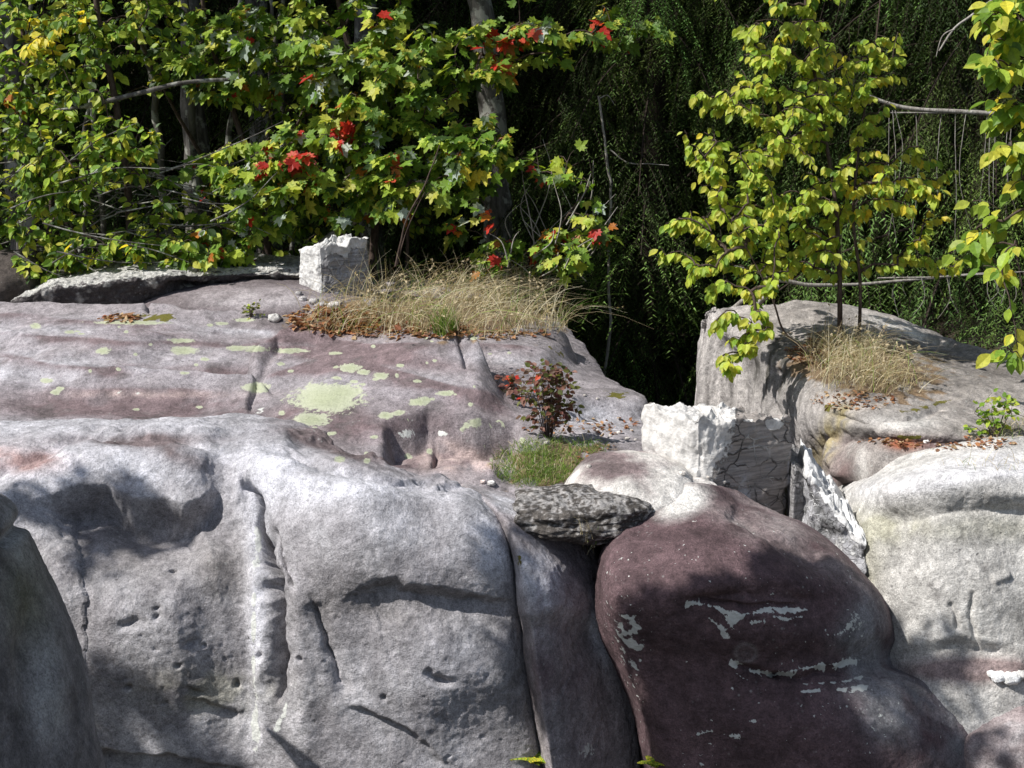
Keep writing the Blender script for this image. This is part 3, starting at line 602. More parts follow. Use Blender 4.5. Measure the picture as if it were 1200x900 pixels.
# smooth purplish rock under the overhanging slab (back left)
def ptH(Q, P, c, m):
    n1 = fbm(P * 6, 4, 4); c = mixc(c, np.array([.36, .33, .34]), np.clip(blob(Q, 300, 350, 70, 12) * (1 + n1), 0, .9)); return c, m
rowsH = []
for y, Y, dd in ((322, 8.5, 0), (330, 8.1, 0), (340, 7.85, 0), (352, 7.70, 0), (364, 7.62, 0), (378, 7.6, 0), (395, 7.6, 0)):
    rowsH.append([F(130, y + 25, Y + .3), F(165, y + 18, Y + .1), F(210, y + 8, Y), F(270, y + 1, Y), F(330, y, Y), F(390, y + 5, Y), F(440, y + 14, Y + .1), F(470, y + 25, Y + .4)])
patch('rock', G(*rowsH), 160, 260, 'smooth purple grey rock hump beneath the black pitted slab at the back', 'rock', paint=ptH, lump=.03, base=np.array([.15, .125, .13]), seed=71)

# black pitted overhanging slab
def slab(name, pts_top, thick, depth, label, seed):
    """pts_top: list of (px,py,Y) along the front top rim"""
    prof = [(0.55, -0.30), (depth, 0.0), (0.18, 0.012), (0.03, 0.0), (-0.012, -0.02), (0.0, -0.06), (0.04, -thick * .6), (0.10, -thick), (0.30, -thick * 1.15), (.6, -thick * 1.2)]
    rows = []
    for dy, dz in prof:
        rows.append([F(*p[:3]) + np.array([0, dy, dz * (p[3] if len(p) > 3 else 1) if dz < 0 else dz]) for p in pts_top])
    P = G(*rows)
    def sc(Q, P_):
        return 0.03 * fbm(P_ * 9, 4, seed) * sstep(-.1, .3, .4 + 0 * P_[..., 0]) - .06 * groove(Q, [(230, 344), (200, 338), (238, 340)], 6) - .05 * blob(Q, 240, 338, 22, 6)
    def pt(Q, P_, c, m):
        n1 = fbm(P_ * 7, 4, seed + 1); n3 = fbm(P_ * 22, 3, seed)
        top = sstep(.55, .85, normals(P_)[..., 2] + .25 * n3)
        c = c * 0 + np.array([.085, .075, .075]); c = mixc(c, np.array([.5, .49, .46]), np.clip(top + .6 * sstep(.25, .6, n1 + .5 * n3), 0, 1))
        return c, m
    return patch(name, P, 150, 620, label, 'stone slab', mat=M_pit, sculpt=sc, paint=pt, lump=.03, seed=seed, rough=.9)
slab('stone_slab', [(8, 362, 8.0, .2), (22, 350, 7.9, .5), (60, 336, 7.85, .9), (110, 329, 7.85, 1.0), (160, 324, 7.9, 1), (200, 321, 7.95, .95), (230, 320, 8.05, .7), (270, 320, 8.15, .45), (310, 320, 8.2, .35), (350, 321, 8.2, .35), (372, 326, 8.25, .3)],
     .20, .8, 'black pitted overhanging stone slab with a pale top running towards the small white block', 81)

# dark pitted rock below the green grass, dome rock beside it
def ptE(Q, P, c, m):
    n3 = fbm(P * 70, 3, 8); n1 = fbm(P * 16, 3, 7); c = mixc(c, np.array([.36, .345, .335]), sstep(-.05, .5, n3 + .7 * n1 + .35 * blob(Q, 700, 582, 90, 14)))
    return c, m
boulder('rock', F(684, 606, 4.44) + np.array([0, .14, -.03]), (.235, .17, .078), 'dark rough pitted rock below the green grass patch', np.array([.09, .08, .072]), seed=15, mat=M_pit, paint=ptE, power=2.8, rough=1.3, nv=190, nu=300, lump=.26)
def ptD(Q, P, c, m):
    n1 = fbm(P * 7, 4, 9); w_ = np.clip(1.25 - 1.5 * blob(Q, 728, 548, 58, 26, 8) + 1.2 * n1, 0, 1); c = mixc(c, np.array([.60, .575, .54]), w_); return c, m
boulder('rock', F(742, 590, 4.72) + np.array([0, .1, -.0]), (.235, .30, .14), 'low rounded purple rock with chalky rim beside the fractured post', np.array([.20, .155, .155]), seed=17, paint=ptD, power=2.2, nv=150, nu=230, lump=.08)
boulder('rock', F(805, 612, 4.66) + np.array([0, .12, -.0]), (.17, .26, .115), 'chalky whitish rock wedged above the purple boulder', np.array([.56, .53, .50]), seed=18, power=2.2, nv=120, nu=180, lump=.14)

# ------------------------------------------------------------------ broken posts
def post_material(name, white, dark, crackcol, crack=1.0, scale=26, side='x'):
    """painted stone: chalk white fracture (mask G) over dark weathered grain with a craquelure"""
    m = bpy.data.materials.new(name); n = nodes(m); out = N(n, "ShaderNodeOutputMaterial"); b = N(n, "ShaderNodeBsdfPrincipled", Roughness=.9)
    b.inputs["Specular IOR Level"].default_value = .2
    co = N(n, "ShaderNodeNewGeometry").outputs["Position"]
    msk = N(n, "ShaderNodeVertexColor", layer_name="msk"); sp = N(n, "ShaderNodeSeparateColor"); n.links.new(msk.outputs[0], sp.inputs[0])
    wob = N(n, "ShaderNodeTexNoise", Scale=9, Detail=4); n.links.new(co, wob.inputs["Vector"])
    cw = mix(n, .09, co, wob.outputs[1], 'ADD')
    mp = N(n, "ShaderNodeMapping"); mp.inputs["Scale"].default_value = (1, 1, 1.25); n.links.new(cw, mp.inputs[0])
    ve = voro(n, mp.outputs[0], scale, 'DISTANCE_TO_EDGE'); ck = ramp(n, ve.outputs["Distance"], [(0.0, 1.0), (0.015, 1.0), (0.05, 0.0)])
    gate = ramp(n, noise(n, co, 8, 4, .6), [(.38, 0.2), (.50, 1.0)]); ck = math_(n, 'MULTIPLY', ck, gate)
    mp2 = N(n, "ShaderNodeMapping"); mp2.inputs["Scale"].default_value = (6, 6, 75); n.links.new(co, mp2.inputs[0]); gr = noise(n, mp2.outputs[0], 1.0, 6, .7, .6)
    dk = mix(n, ramp(n, gr, [(.35, 0.0), (.65, 1.0)]), tuple(.75 * v for v in dark), tuple(1.9 * v for v in dark))
    cc_ = mix(n, ramp(n, noise(n, co, 11, 4, .6), [(.46, 0.0), (.56, 1.0)]), tuple(.22 * v for v in dark), crackcol); c = mix(n, math_(n, 'MULTIPLY', ck, crack), dk, cc_)
    run = ramp(n, math_(n, 'ADD', sp.outputs[0], math_(n, 'MULTIPLY', math_(n, 'SUBTRACT', noise(n, co, 60, 5, .7), .5), .6)), [(.42, 0.0), (.6, 1.0)])
    c = mix(n, math_(n, 'MULTIPLY', run, .75), c, (.50, .50, .52))
    wm = ramp(n, math_(n, 'ADD', sp.outputs[1], math_(n, 'MULTIPLY', math_(n, 'SUBTRACT', noise(n, co, 45, 5, .7), .5), .7)), [(.47, 0.0), (.53, 1.0)])
    wc = mix(n, ramp(n, noise(n, co, 25, 6, .7), [(.35, 0.0), (.65, 1.0)]), tuple(.58 * v for v in white), white)
    wc = mix(n, ramp(n, math_(n, 'ADD', sp.outputs[2], math_(n, 'MULTIPLY', math_(n, 'SUBTRACT', noise(n, co, 30, 5, .7), .5), .8)), [(.4, 0.0), (.7, 1.0)]), wc, (.55, .40, .22))
    c = mix(n, wm, c, wc); n.links.new(c, b.inputs["Base Color"])
    h = math_(n, 'ADD', math_(n, 'MULTIPLY', gr, .22), math_(n, 'MULTIPLY', math_(n, 'MULTIPLY', ck, math_(n, 'SUBTRACT', 1.0, wm)), .5)); h = math_(n, 'ADD', h, math_(n, 'MULTIPLY', wm, .5))
    h = math_(n, 'ADD', h, math_(n, 'MULTIPLY', noise(n, co, 60, 6, .7), .6))
    bp = N(n, "ShaderNodeBump", Strength=.9, Distance=.013); n.links.new(h, bp.inputs["Height"]); n.links.new(bp.outputs[0], b.inputs["Normal"])
    n.links.new(b.outputs[0], out.inputs[0]); return m
def post(name, corners, zb, ztops, mat, label, cat, mask, seed, jag=.03, res=90, resz=110, rough=.006, parent=None):
    """corners: 4 xy in order (counter-clockwise seen from above); ztops per corner; jagged top grid"""
    cs = [np.array(c, float) for c in corners]; V = []; ring = []
    for k in range(4):
        a, b_ = cs[k], cs[(k + 1) % 4]
        for t in np.linspace(0, 1, res, endpoint=False): ring.append((*(a + (b_ - a) * t), ztops[k] + (ztops[(k + 1) % 4] - ztops[k]) * t))
    ring = np.array(ring); nr = len(ring)
    cen = ring[:, :2].mean(0)
    zt = ring[:, 2] + jag * fbm(np.c_[ring[:, :2] * 9, np.zeros(nr)], 4, seed, .6)
    tz = np.linspace(0, 1, resz)[:, None]
    S = np.stack([np.broadcast_to(ring[:, 0], (resz, nr)), np.broadcast_to(ring[:, 1], (resz, nr)), zb + (zt[None] - zb) * tz], -1).copy()
    out = S[..., :2] - cen; out /= np.linalg.norm(out, axis=-1, keepdims=True)
    uu_ = np.arange(nr) / res; ch = np.exp(-((uu_ - np.round(uu_)) * 14) ** 2)[None]; S[..., :2] -= out * (ch * (.012 + .035 * np.clip(fbm(S * 9, 3, seed + 8), 0, 1)))[..., None]
    S[..., :2] += out * (.018 * fbm(S * 5, 3, seed + 13) + rough * fbm(S * 14, 4, seed + 3) + .003 * fbm(S * 50, 3, seed + 4))[..., None]
    # top: concentric rings
    tops = []; rr = 24
    for k in range(1, rr + 1):
        f = 1 - k / rr; q = cen + (ring[:, :2] - cen) * f; z0 = ztops[0] + 0 * q[:, 0]
        zi = zt * f + np.mean(zt) * (1 - f) + (1 - f) ** .4 * jag * 1.2 * fbm(np.c_[q * 12, np.zeros(nr)], 4, seed, .6)
        tops.append(np.c_[q, zi])
    P = np.concatenate([S, np.array(tops)], 0); nvv = len(P)
    i = np.arange(nvv * nr).reshape(nvv, nr); j = np.roll(i, -1, 1)
    f = np.stack([i[:-1], j[:-1], j[1:], i[1:]], -1).reshape(-1, 4)
    u = np.broadcast_to(np.arange(nr) / res, (nvv, nr)); h = np.concatenate([np.broadcast_to(tz, (resz, nr)), np.full((rr, nr), 1.05)], 0)
    m = mask(u, h, P, project(P))
    me = mk_mesh(name, P, [f], None, np.clip(m, 0, 1).reshape(-1, 3)); o = obj(name, me, mat, parent); 
    if parent is None: tag(o, label, cat)
    ROCKS.append((P.reshape(-1, 3), f, name)); return o

M_post = post_material("fractured_post", (.74, .72, .69), (.21, .19, .175), (.48, .46, .43), .85, 13)
M_block = post_material("marble_block", (.72, .71, .69), (.20, .195, .195), (.62, .62, .62), .5, 12)
M_flake = post_material("crackled_white", (.80, .80, .79), (.10, .10, .10), (.70, .70, .70), 1.0, 30)

# P1: the fractured post. near corner at px 813, left corner 750, right corner 928
pn_ = F(815, 560, 4.80)[:2]; pl_ = F(750, 520, 5.06)[:2]; pr_ = F(929, 560, 4.98)[:2]; pb_ = pl_ + pr_ - pn_
def mkP(u, h, P, Q):
    m = np.zeros(P.shape); x, y = Q[..., 0], Q[..., 1]; n1 = fbm(P * 12, 4, 7)
    left = (u >= 3) | (u < .0)   # ring order: near(0)->right(1)->back(2)->left(3)->near
    m[..., 1] = np.where(u >= 3, 1, 0)
    m[..., 1] = np.maximum(m[..., 1], sstep(.3, .0, u) * (u < 1) * .75 + 0 * x)
    m[..., 1] = np.where((u < 1), np.clip(.95 - 1.0 * u / .42 * .5 + (h - .93) * 1.3 - sstep(.75, .35, h) * .9, 0, 1) * sstep(.5, .35, u) + 0, m[..., 1])
    m[..., 1] = np.where(h > 1, np.where(Q[..., 0] < 862, .9, .15), m[..., 1])
    m[..., 1] = np.maximum(m[..., 1], np.clip(1.1 * blob(Q, 907, 497, 12, 8), 0, .85))
    m[..., 1] = np.maximum(m[..., 1], np.clip(.8 * blob(Q, 877, 493, 10, 3), 0, .85))
    m[..., 0] = np.where(u < 1, .6 * blob(Q, 872, 590, 14, 55) + .55 * blob(Q, 925, 560, 7, 50) + .5 * blob(Q, 855, 520, 6, 18), 0)
    # the vertical seam
    return m
post('stone_post', [pn_, pr_, pb_, pl_], 1.05, [T(815, 498, 0)[2] * 0 + F(815, 492, 4.80)[2], F(929, 492, 4.98)[2], F(860, 478, 5.25)[2], F(752, 478, 5.06)[2]], M_post,
     'broken square stone post with chalk white left side and dark cracked right side', 'stone post', mkP, 91, jag=.045, rough=.014)
# P2: thin slab in the gap beside it, with flaking white end
q0 = F(927, 600, 4.92)[:2]; q1 = F(952, 600, 4.96)[:2]; 
def mkS(u, h, P, Q):
    m = np.zeros(P.shape); m[..., 0] = .35 * blob(Q, 940, 600, 10, 60); return m
post('stone_slab', [q0, q1, q1 + np.array([.02, .35]), q0 + np.array([.02, .35])], .9, [F(927, 548, 4.92)[2], F(952, 560, 4.96)[2], F(952, 560, 4.96)[2] + .02, F(927, 548, 4.92)[2] + .02], M_block,
     'plain grey upright stone slab right beside the fractured post', 'stone slab', mkS, 95, jag=.02, res=40)
s0 = F(948, 610, 4.78)[:2]; s1 = F(1016, 650, 4.60)[:2]
def mkR(u, h, P, Q):
    m = np.zeros(P.shape); m[..., 0] = .52 + .35 * fbm(P * 14, 3, 5); m[..., 1] = np.where(h > .97, .8, .30 + .5 * fbm(P * 10, 3, 6)); return m
post('stone_slab', [s0, s1, s1 + np.array([.05, .35]), s0 + np.array([.03, .35])], .8, [F(948, 553, 4.78)[2], F(1016, 640, 4.60)[2], F(1016, 640, 4.60)[2] + .0, F(948, 553, 4.78)[2] + .02], M_flake,
     'low slanting stone slab covered in flaking crackled white crust', 'stone slab', mkR, 97, jag=.06, rough=.03, res=80)
# back block
b0 = F(376, 340, 7.85)[:2]; b1 = F(436, 340, 8.0)[:2]; b2 = F(349, 330, 8.05)[:2]
def mkB(u, h, P, Q):
    m = np.zeros(P.shape); m[..., 1] = np.where(u >= 3, 1, 0); m[..., 2] = np.where(u >= 3, .95 * sstep(.8, .1, h) , 0)
    m[..., 1] = np.where((u < 1), np.clip(.75 * sstep(.80, .97, h - .28 * (u - .2) * 0) + .5 * sstep(.10, .0, u), 0, 1), m[..., 1])
    m[..., 1] = np.where(h > 1, .9, m[..., 1]); m[..., 0] = np.where(u < 1, .33 + .4 * fbm(P * 10, 3, 9), 0); return m
post('stone_block', [b0, b1, b1 + b2 - b0, b2], 1.45, [F(376, 289, 7.85)[2], F(436, 279, 8.0)[2], F(410, 277, 8.2)[2], F(349, 293, 8.05)[2]], M_block,
     'small upright white and grey marble-like block beside the dry grass at the back', 'stone block', mkB, 99, jag=.05, rough=.014)

BV = BVHTree.FromPolygons(np.concatenate([v for v, f, n_ in ROCKS]).tolist(),
      np.concatenate([f + o_ for (v, f, n_), o_ in zip(ROCKS, np.r_[0, np.cumsum([len(v) for v, f, n_ in ROCKS])[:-1]])]).tolist())
def hit(px, py):
    d = Vector(ray(px, py)).normalized(); r = BV.ray_cast(Vector(EYE), d)
    return None if r[0] is None else (np.array(r[0]), np.array(r[1]))
def drop(x, y, z0=2.6):
    r = BV.ray_cast(Vector((x, y, z0)), Vector((0, 0, -1)))
    return None if r[0] is None else (np.array(r[0]), np.array(r[1]))

# ================================================================== GROUND
def ground_z(x, y):
    left = sstep(1.0, .2, x) * sstep(7.4, 8.3, y); right = sstep(1.9, 2.8, x) * sstep(5.6, 7.4, y)
    z = 1.45 * np.maximum(left, right) * 1.0
    gap = sstep(9, 13, y) * 1.4; z = np.maximum(z, gap)
    z = z + sstep(14, 45, y) * 13 + .12 * fbm(np.stack([x * .8, y * .8, 0 * x], -1), 3, 5) + sstep(15, 60, np.abs(x)) * 4
    return z
gx = np.concatenate([np.linspace(-160, -12, 30), np.linspace(-11.8, 11.8, 170), np.linspace(12, 160, 30)])
gy = np.concatenate([np.linspace(-80, -4, 16), np.linspace(-3.8, 18, 150), np.linspace(18.5, 200, 50)])
X, Yg = np.meshgrid(gx, gy); Zg = ground_z(X, Yg)
gm = bpy.data.materials.new("forest_floor"); n = nodes(gm); out = N(n, "ShaderNodeOutputMaterial"); b = N(n, "ShaderNodeBsdfPrincipled", Roughness=.95)
co = N(n, "ShaderNodeNewGeometry").outputs["Position"]
c_ = mix(n, ramp(n, noise(n, co, 7, 6, .7), [(.35, 0.), (.65, 1.)]), (.030, .022, .014), (.085, .058, .035)); c_ = mix(n, ramp(n, noise(n, co, 1.5, 4, .6), [(.5, 0.), (.6, .7)]), c_, (.03, .04, .012))
n.links.new(c_, b.inputs["Base Color"]); bp = N(n, "ShaderNodeBump", Strength=1., Distance=.05); n.links.new(noise(n, co, 18, 6, .7), bp.inputs["Height"]); n.links.new(bp.outputs[0], b.inputs["Normal"]); n.links.new(b.outputs[0], out.inputs[0])
Pg = np.stack([X, Yg, Zg], -1)
go = obj('forest_floor', mk_mesh('forest_floor', Pg, [gridfaces(len(gy), len(gx))[:, ::-1]]), gm); tag(go, kind='structure', label='dark leaf covered forest floor rising into a wooded slope')

# soil mound under the grass at the back of the ledge
def soil(name, x0, x1, y0, y1, label, seed, top, zoff=.02):
    """a thin tongue of soil lying on the rock, outlined in ledge coordinates (image rows/cols)"""
    nu_, nv_ = 120, 60; rows = []
    for v in np.linspace(0, 1, nv_):
        row = []
        for u in np.linspace(0, 1, nu_):
            px = x0 + (x1 - x0) * u; py = y0 + (y1 - y0) * v + 0.0
            p = T(px, py, top); e = min(u, 1 - u, v, 1 - v) * 2
            p[2] = p[2] + zoff * 2 * (min(e * 3, 1) ** .5) - .05 * (1 - min(e * 5, 1)) + .02 * float(pn(p * 9, seed)); row.append(p)
        rows.append(row)
    P = np.array(rows); sm = bpy.data.materials.get("soil") or soilmat()
    o = obj(name, mk_mesh(name, P, [gridfaces(nv_, nu_)]), sm); tag(o, label, kind='stuff')
    ROCKS.append((P.reshape(-1, 3), gridfaces(nv_, nu_), name)); return o
def soilmat():
    m = bpy.data.materials.new("soil"); n = nodes(m); out = N(n, "ShaderNodeOutputMaterial"); b = N(n, "ShaderNodeBsdfPrincipled", Roughness=.95)
    co = N(n, "ShaderNodeNewGeometry").outputs["Position"]; c = mix(n, ramp(n, noise(n, co, 60, 6, .75), [(.35, 0.), (.65, 1.)]), (.06, .04, .025), (.26, .19, .12))
    n.links.new(c, b.inputs["Base Color"]); bp = N(n, "ShaderNodeBump", Strength=1., Distance=.02); n.links.new(noise(n, co, 50, 5, .7), bp.inputs["Height"]); n.links.new(bp.outputs[0], b.inputs["Normal"]); n.links.new(b.outputs[0], out.inputs[0]); return m

# ================================================================== FOLIAGE TOOLS
def leaf_tpl(kind):
    if kind == 'ovate':
        V = [(0, 0, 0)]; prof = [(.16, .12), (.30, .30), (.31, .50), (.20, .74)]
        for w_, y_ in prof: V += [(-w_, y_, .07 * w_ / .3), (0, y_, -.03 * math.sin(y_ * 3.1)), (w_, y_, .07 * w_ / .3)]
        V.append((0, 1.0, -.10)); n_ = len(V) - 1
        q = []; t = [(0, 2, 1), (0, 3, 2)]
        for k in range(3):
            a = 1 + 3 * k; q += [(a, a + 1, a + 4, a + 3), (a + 1, a + 2, a + 5, a + 4)]
        t += [(10, 11, n_), (11, 12, n_)]
        return np.array(V), np.array(t), np.array(q)
    if kind == 'maple':
        o = [(0, 0), (.12, .06), (.34, .02), (.32, .18), (.52, .30), (.38, .38), (.46, .62), (.24, .54), (.16, .62), (.13, .78), (0, 1.0)]
        pts = o + [(-x, y) for x, y in o[-2:0:-1]]
        V = [(0, .34, -.04)] + [(x, y, .10 * abs(x) - .06 * (y > .7)) for x, y in pts]
        t = [(0, 1 + k, 1 + (k + 1) % len(pts)) for k in range(len(pts))]
        return np.array(V), np.array(t), np.zeros((0, 4), int)
    if kind == 'quad':
        V = [(0, 0, 0), (-.28, .45, .05), (.28, .45, .05), (0, 1, -.03)]; return np.array(V), np.array([(0, 2, 1), (1, 2, 3)]), np.zeros((0, 4), int)
    if kind == 'needle':
        return np.array([(-.11, .1, 0), (.11, .1, 0), (0, 1, 0)]), np.array([(0, 1, 2)]), np.zeros((0, 4), int)
def unit(v): return v / np.maximum(np.linalg.norm(v, axis=-1, keepdims=True), 1e-9)
def place_leaves(tpl, pos, axis, nrm, size, col):
    V, t, q = tpl; n_ = len(pos); a = unit(axis); s = unit(np.cross(a, nrm)); nn = np.cross(s, a)
    P = pos[:, None] + size[:, None, None] * (V[None, :, 0:1] * s[:, None] + V[None, :, 1:2] * a[:, None] + V[None, :, 2:3] * nn[:, None])
    off = (np.arange(n_) * len(V))[:, None, None]
    return P.reshape(-1, 3), (t[None] + off).reshape(-1, 3), ((q[None] + off).reshape(-1, 4) if len(q) else np.zeros((0, 4), int)), np.repeat(col, len(V), 0)
def join(parts):
    V = []; T_ = []; Q_ = []; Cc = []; o = 0
    for v, t, q, c in parts:
        V.append(v); T_.append(t + o); Q_.append(q + o); Cc.append(c); o += len(v)
    return np.concatenate(V), np.concatenate(T_), np.concatenate(Q_), np.concatenate(Cc)
def tubes(A, B, ra, rb, sides=5):
    """tapered prisms for edges A->B"""
    A = np.asarray(A); B = np.asarray(B); d = unit(B - A); up = np.where(np.abs(d[:, 2:3]) > .9, np.array([[1., 0, 0]]), np.array([[0, 0, 1.]]))
    s = unit(np.cross(d, up)); t = np.cross(d, s); ang = np.arange(sides) / sides * 2 * math.pi
    ring = np.cos(ang)[None, :, None] * s[:, None] + np.sin(ang)[None, :, None] * t[:, None]
    P = np.concatenate([A[:, None] + ring * np.asarray(ra)[:, None, None], B[:, None] + ring * np.asarray(rb)[:, None, None]], 1)
    i = np.arange(sides); j = (i + 1) % sides; f = np.stack([i, j, j + sides, i + sides], -1)
    F_ = (f[None] + (np.arange(len(A)) * 2 * sides)[:, None, None]).reshape(-1, 4); return P.reshape(-1, 3), F_
def tube_line(pts, r0, r1, sides=7, wob=0, seed=0):
    """one continuous tapered tube along a smooth line"""
    pts = np.asarray(pts, float); n_ = max(8, len(pts) * 7); P = cr(pts, n_, 0)
    if wob: P = P + wob * np.stack([fbm(P * 3, 3, seed), fbm(P * 3, 3, seed + 1), .3 * fbm(P * 3, 3, seed + 2)], -1)
    d = unit(np.gradient(P, axis=0)); ref = np.array([1., 0, 0]) if abs(d[:, 0]).mean() < .8 else np.array([0, 0, 1.])
    s = unit(np.cross(d, ref)); t = np.cross(d, s); ang = np.arange(sides) / sides * 2 * math.pi
    r = np.linspace(r0, r1, n_) * (1 + .12 * fbm(P * 9, 2, seed + 7))
    R = P[:, None] + r[:, None, None] * (np.cos(ang)[None, :, None] * s[:, None] + np.sin(ang)[None, :, None] * t[:, None])
    i = np.arange(n_ * sides).reshape(n_, sides); j = np.roll(i, -1, 1); f = np.stack([i[:-1], j[:-1], j[1:], i[1:]], -1).reshape(-1, 4)
    return R.reshape(-1, 3), f
def joinq(parts):
    V = []; Q_ = []; o = 0
    for v, f in parts: V.append(v); Q_.append(f + o); o += len(v)
    return np.concatenate(V), np.concatenate(Q_)

PAL = {
 'green': [(.15, .27, .03), (.19, .32, .04), (.11, .21, .025), (.24, .34, .04)],
 'lime': [(.40, .50, .06), (.46, .52, .07), (.32, .45, .05), (.50, .50, .07)],
 'dull': [(.05, .10, .02), (.07, .12, .025), (.04, .08, .02)],
 'silver': [(.42, .50, .42), (.50, .55, .48)],
 'yellow': [(.72, .58, .05), (.66, .60, .06)], 'orange': [(.55, .20, .03), (.45, .16, .03)], 'red': [(.55, .04, .025), (.42, .03, .02), (.62, .10, .05)]}
def pick(pal, w_, n_):
    ks = list(pal); k = RNG.choice(len(ks), n_, p=np.array(w_) / sum(w_)); out_ = np.zeros((n_, 3))
    for i_, kk in enumerate(ks):
        m = k == i_; a = np.array(PAL[kk]); out_[m] = a[RNG.integers(0, len(a), m.sum())]
    return out_ * RNG.uniform(.8, 1.2, (n_, 1))
def grow(stems, attr, leaf, lsize, pal, pw, per=7, droop=.5, r_tip=.0016, maxlen=1.3, spots=(), tlen=.28, upbias=.5):
    """stems: list of (pts, r0, r1); attr: (n,3) twig-end targets. returns wood (V,F) and leaf mesh data"""
    nodes_ = []; par = []; 
    for pts, r0, r1 in stems:
        P = cr(np.asarray(pts, float), max(6, len(pts) * 6), 0)
        for k, p in enumerate(P):
            nodes_.append(p); par.append(-1 if k == 0 else len(nodes_) - 2)
    ns = len(nodes_); srad = []
    for pts, r0, r1 in stems:
        m_ = max(6, len(pts) * 6); srad += list(np.linspace(r0, r1, m_))
    cap = ns + len(attr) * 6 + 5; NP_ = np.zeros((cap, 3)); NP_[:ns] = nodes_; cnt = ns
    base = NP_[:ns]; d0 = np.array([np.min(np.linalg.norm(base - a, axis=1)) for a in attr]); order = np.argsort(d0)
    parent = list(par); tips = []
    for ai in order:
        a = attr[ai]; dv = a - NP_[:cnt]; d = np.linalg.norm(dv, axis=1); hor = np.hypot(dv[:, 0], dv[:, 1])
        cost = d + upbias * np.maximum(0, -dv[:, 2] + .15 * hor) ; k = int(np.argmin(cost)); L = d[k]
        if L < min(.03, lsize * .25): continue
        m_ = 5 if L > .25 else 3; b0_ = NP_[k]; prev = k; arc = .14 * L
        for s_ in range(1, m_ + 1):
            t = s_ / m_; p = b0_ + (a - b0_) * t; p = p + np.array([0, 0, arc * math.sin(math.pi * t)]) + RNG.normal(0, .02 * L, 3) * (s_ < m_)
            NP_[cnt] = p; parent.append(prev); prev = cnt; cnt += 1
        tips.append((prev, m_))
    NPc = NP_[:cnt]; par_ = np.array(parent[:cnt]); load = np.zeros(cnt)
    for tpt, _ in tips:
        load[tpt] += 1
    for k in range(cnt - 1, -1, -1):
        if par_[k] >= 0: load[par_[k]] += load[k]
    rad = r_tip * np.maximum(load, .6) ** .42; rad[:ns] = np.maximum(srad, 0)
    e = np.where(par_ >= 0)[0]; A = NPc[par_[e]]; B = NPc[e]
    ra = np.minimum(rad[par_[e]], rad[e] * 1.6); ra = np.where(e < ns, rad[par_[e]], ra)
    W = tubes(A, B, ra, rad[e], 5)
    # leaves along last segments
    pos = []; ax = []; nr = []
    for tpt, m_ in tips:
        k = tpt; chain = [k]
        while par_[k] >= ns and len(chain) < m_ + 1: k = par_[k]; chain.append(k)
        if par_[k] >= 0: chain.append(par_[k])
        pts = NPc[chain]; seglen = np.r_[0, np.cumsum(np.linalg.norm(np.diff(pts, axis=0), axis=1))]
        n_ = max(2, int(RNG.poisson(per))); td = unit(pts[0] - pts[-1])
        for q_ in range(n_):
            s_ = min(seglen[-1], tlen) * (q_ + RNG.random() * .6) / n_; p = np.array([np.interp(s_, seglen, pts[:, c2]) for c2 in range(3)])
            side = unit(np.cross(td, [0, 0, 1])) * (1 if q_ % 2 else -1)
            a2 = .45 * td + side * RNG.uniform(.3, .9) + np.array([0, 0, -droop * RNG.uniform(.4, 1.6)]) + RNG.normal(0, .18, 3)
            if q_ == 0: a2 = td + np.array([0, 0, -droop])
            a2 = unit(a2); pos.append(p + a2 * lsize * .25); ax.append(a2)
            nr.append(np.array([-.35, -.7, .8]) + RNG.normal(0, .35, 3))
    pos = np.array(pos); ax = np.array(ax); nr = np.array(nr); n_ = len(pos); col = pick(pal, pw, n_)
    Qp = project(pos)
    for x, y, r_, cn, pr in spots:
        m = (np.hypot(Qp[:, 0] - x, Qp[:, 1] - y) < r_) & (RNG.random(n_) < pr); col[m] = pick([cn], [1], m.sum())
    size = lsize * RNG.uniform(.65, 1.2, n_)
    return W, place_leaves(leaf_tpl(leaf), pos, ax, nr, size, col)
def tree(name, base, stems, attr, leaf, lsize, pal, pw, label, cat='tree', group=None, barkmat=None, **kw):
    W, L = grow(stems, attr, leaf, lsize, pal, pw, **kw); b = np.asarray(base, float)
    e = empty(name, b, label, cat, group)
    obj('branches', mk_mesh('branches', W[0] - b, [W[1]]), barkmat or M_twig, e)
    obj('foliage', mk_mesh('foliage', L[0] - b, [L[1], L[2]], L[3], smooth=False), M_leaf, e); return e
def cloud(specs):
    """specs: (px,py,Y,rx_px,ry_px,depth,n) -> points"""
    out_ = []
    for px, py, Y, rx, ry, dp, n_ in specs:
        while n_ > 0:
            u = RNG.uniform(-1, 1, 3)
            if u @ u > 1: continue
            out_.append(F(px + u[0] * rx, py + u[1] * ry, Y + u[2] * dp)); n_ -= 1
    return np.array(out_)
def gz(x, y): return float(ground_z(np.array(x), np.array(y)))
def foot(px, Y):  # ground point below image column px at depth Y
    x = F(px, 300, Y)[0]; return np.array([x, Y, gz(x, Y) - .05])

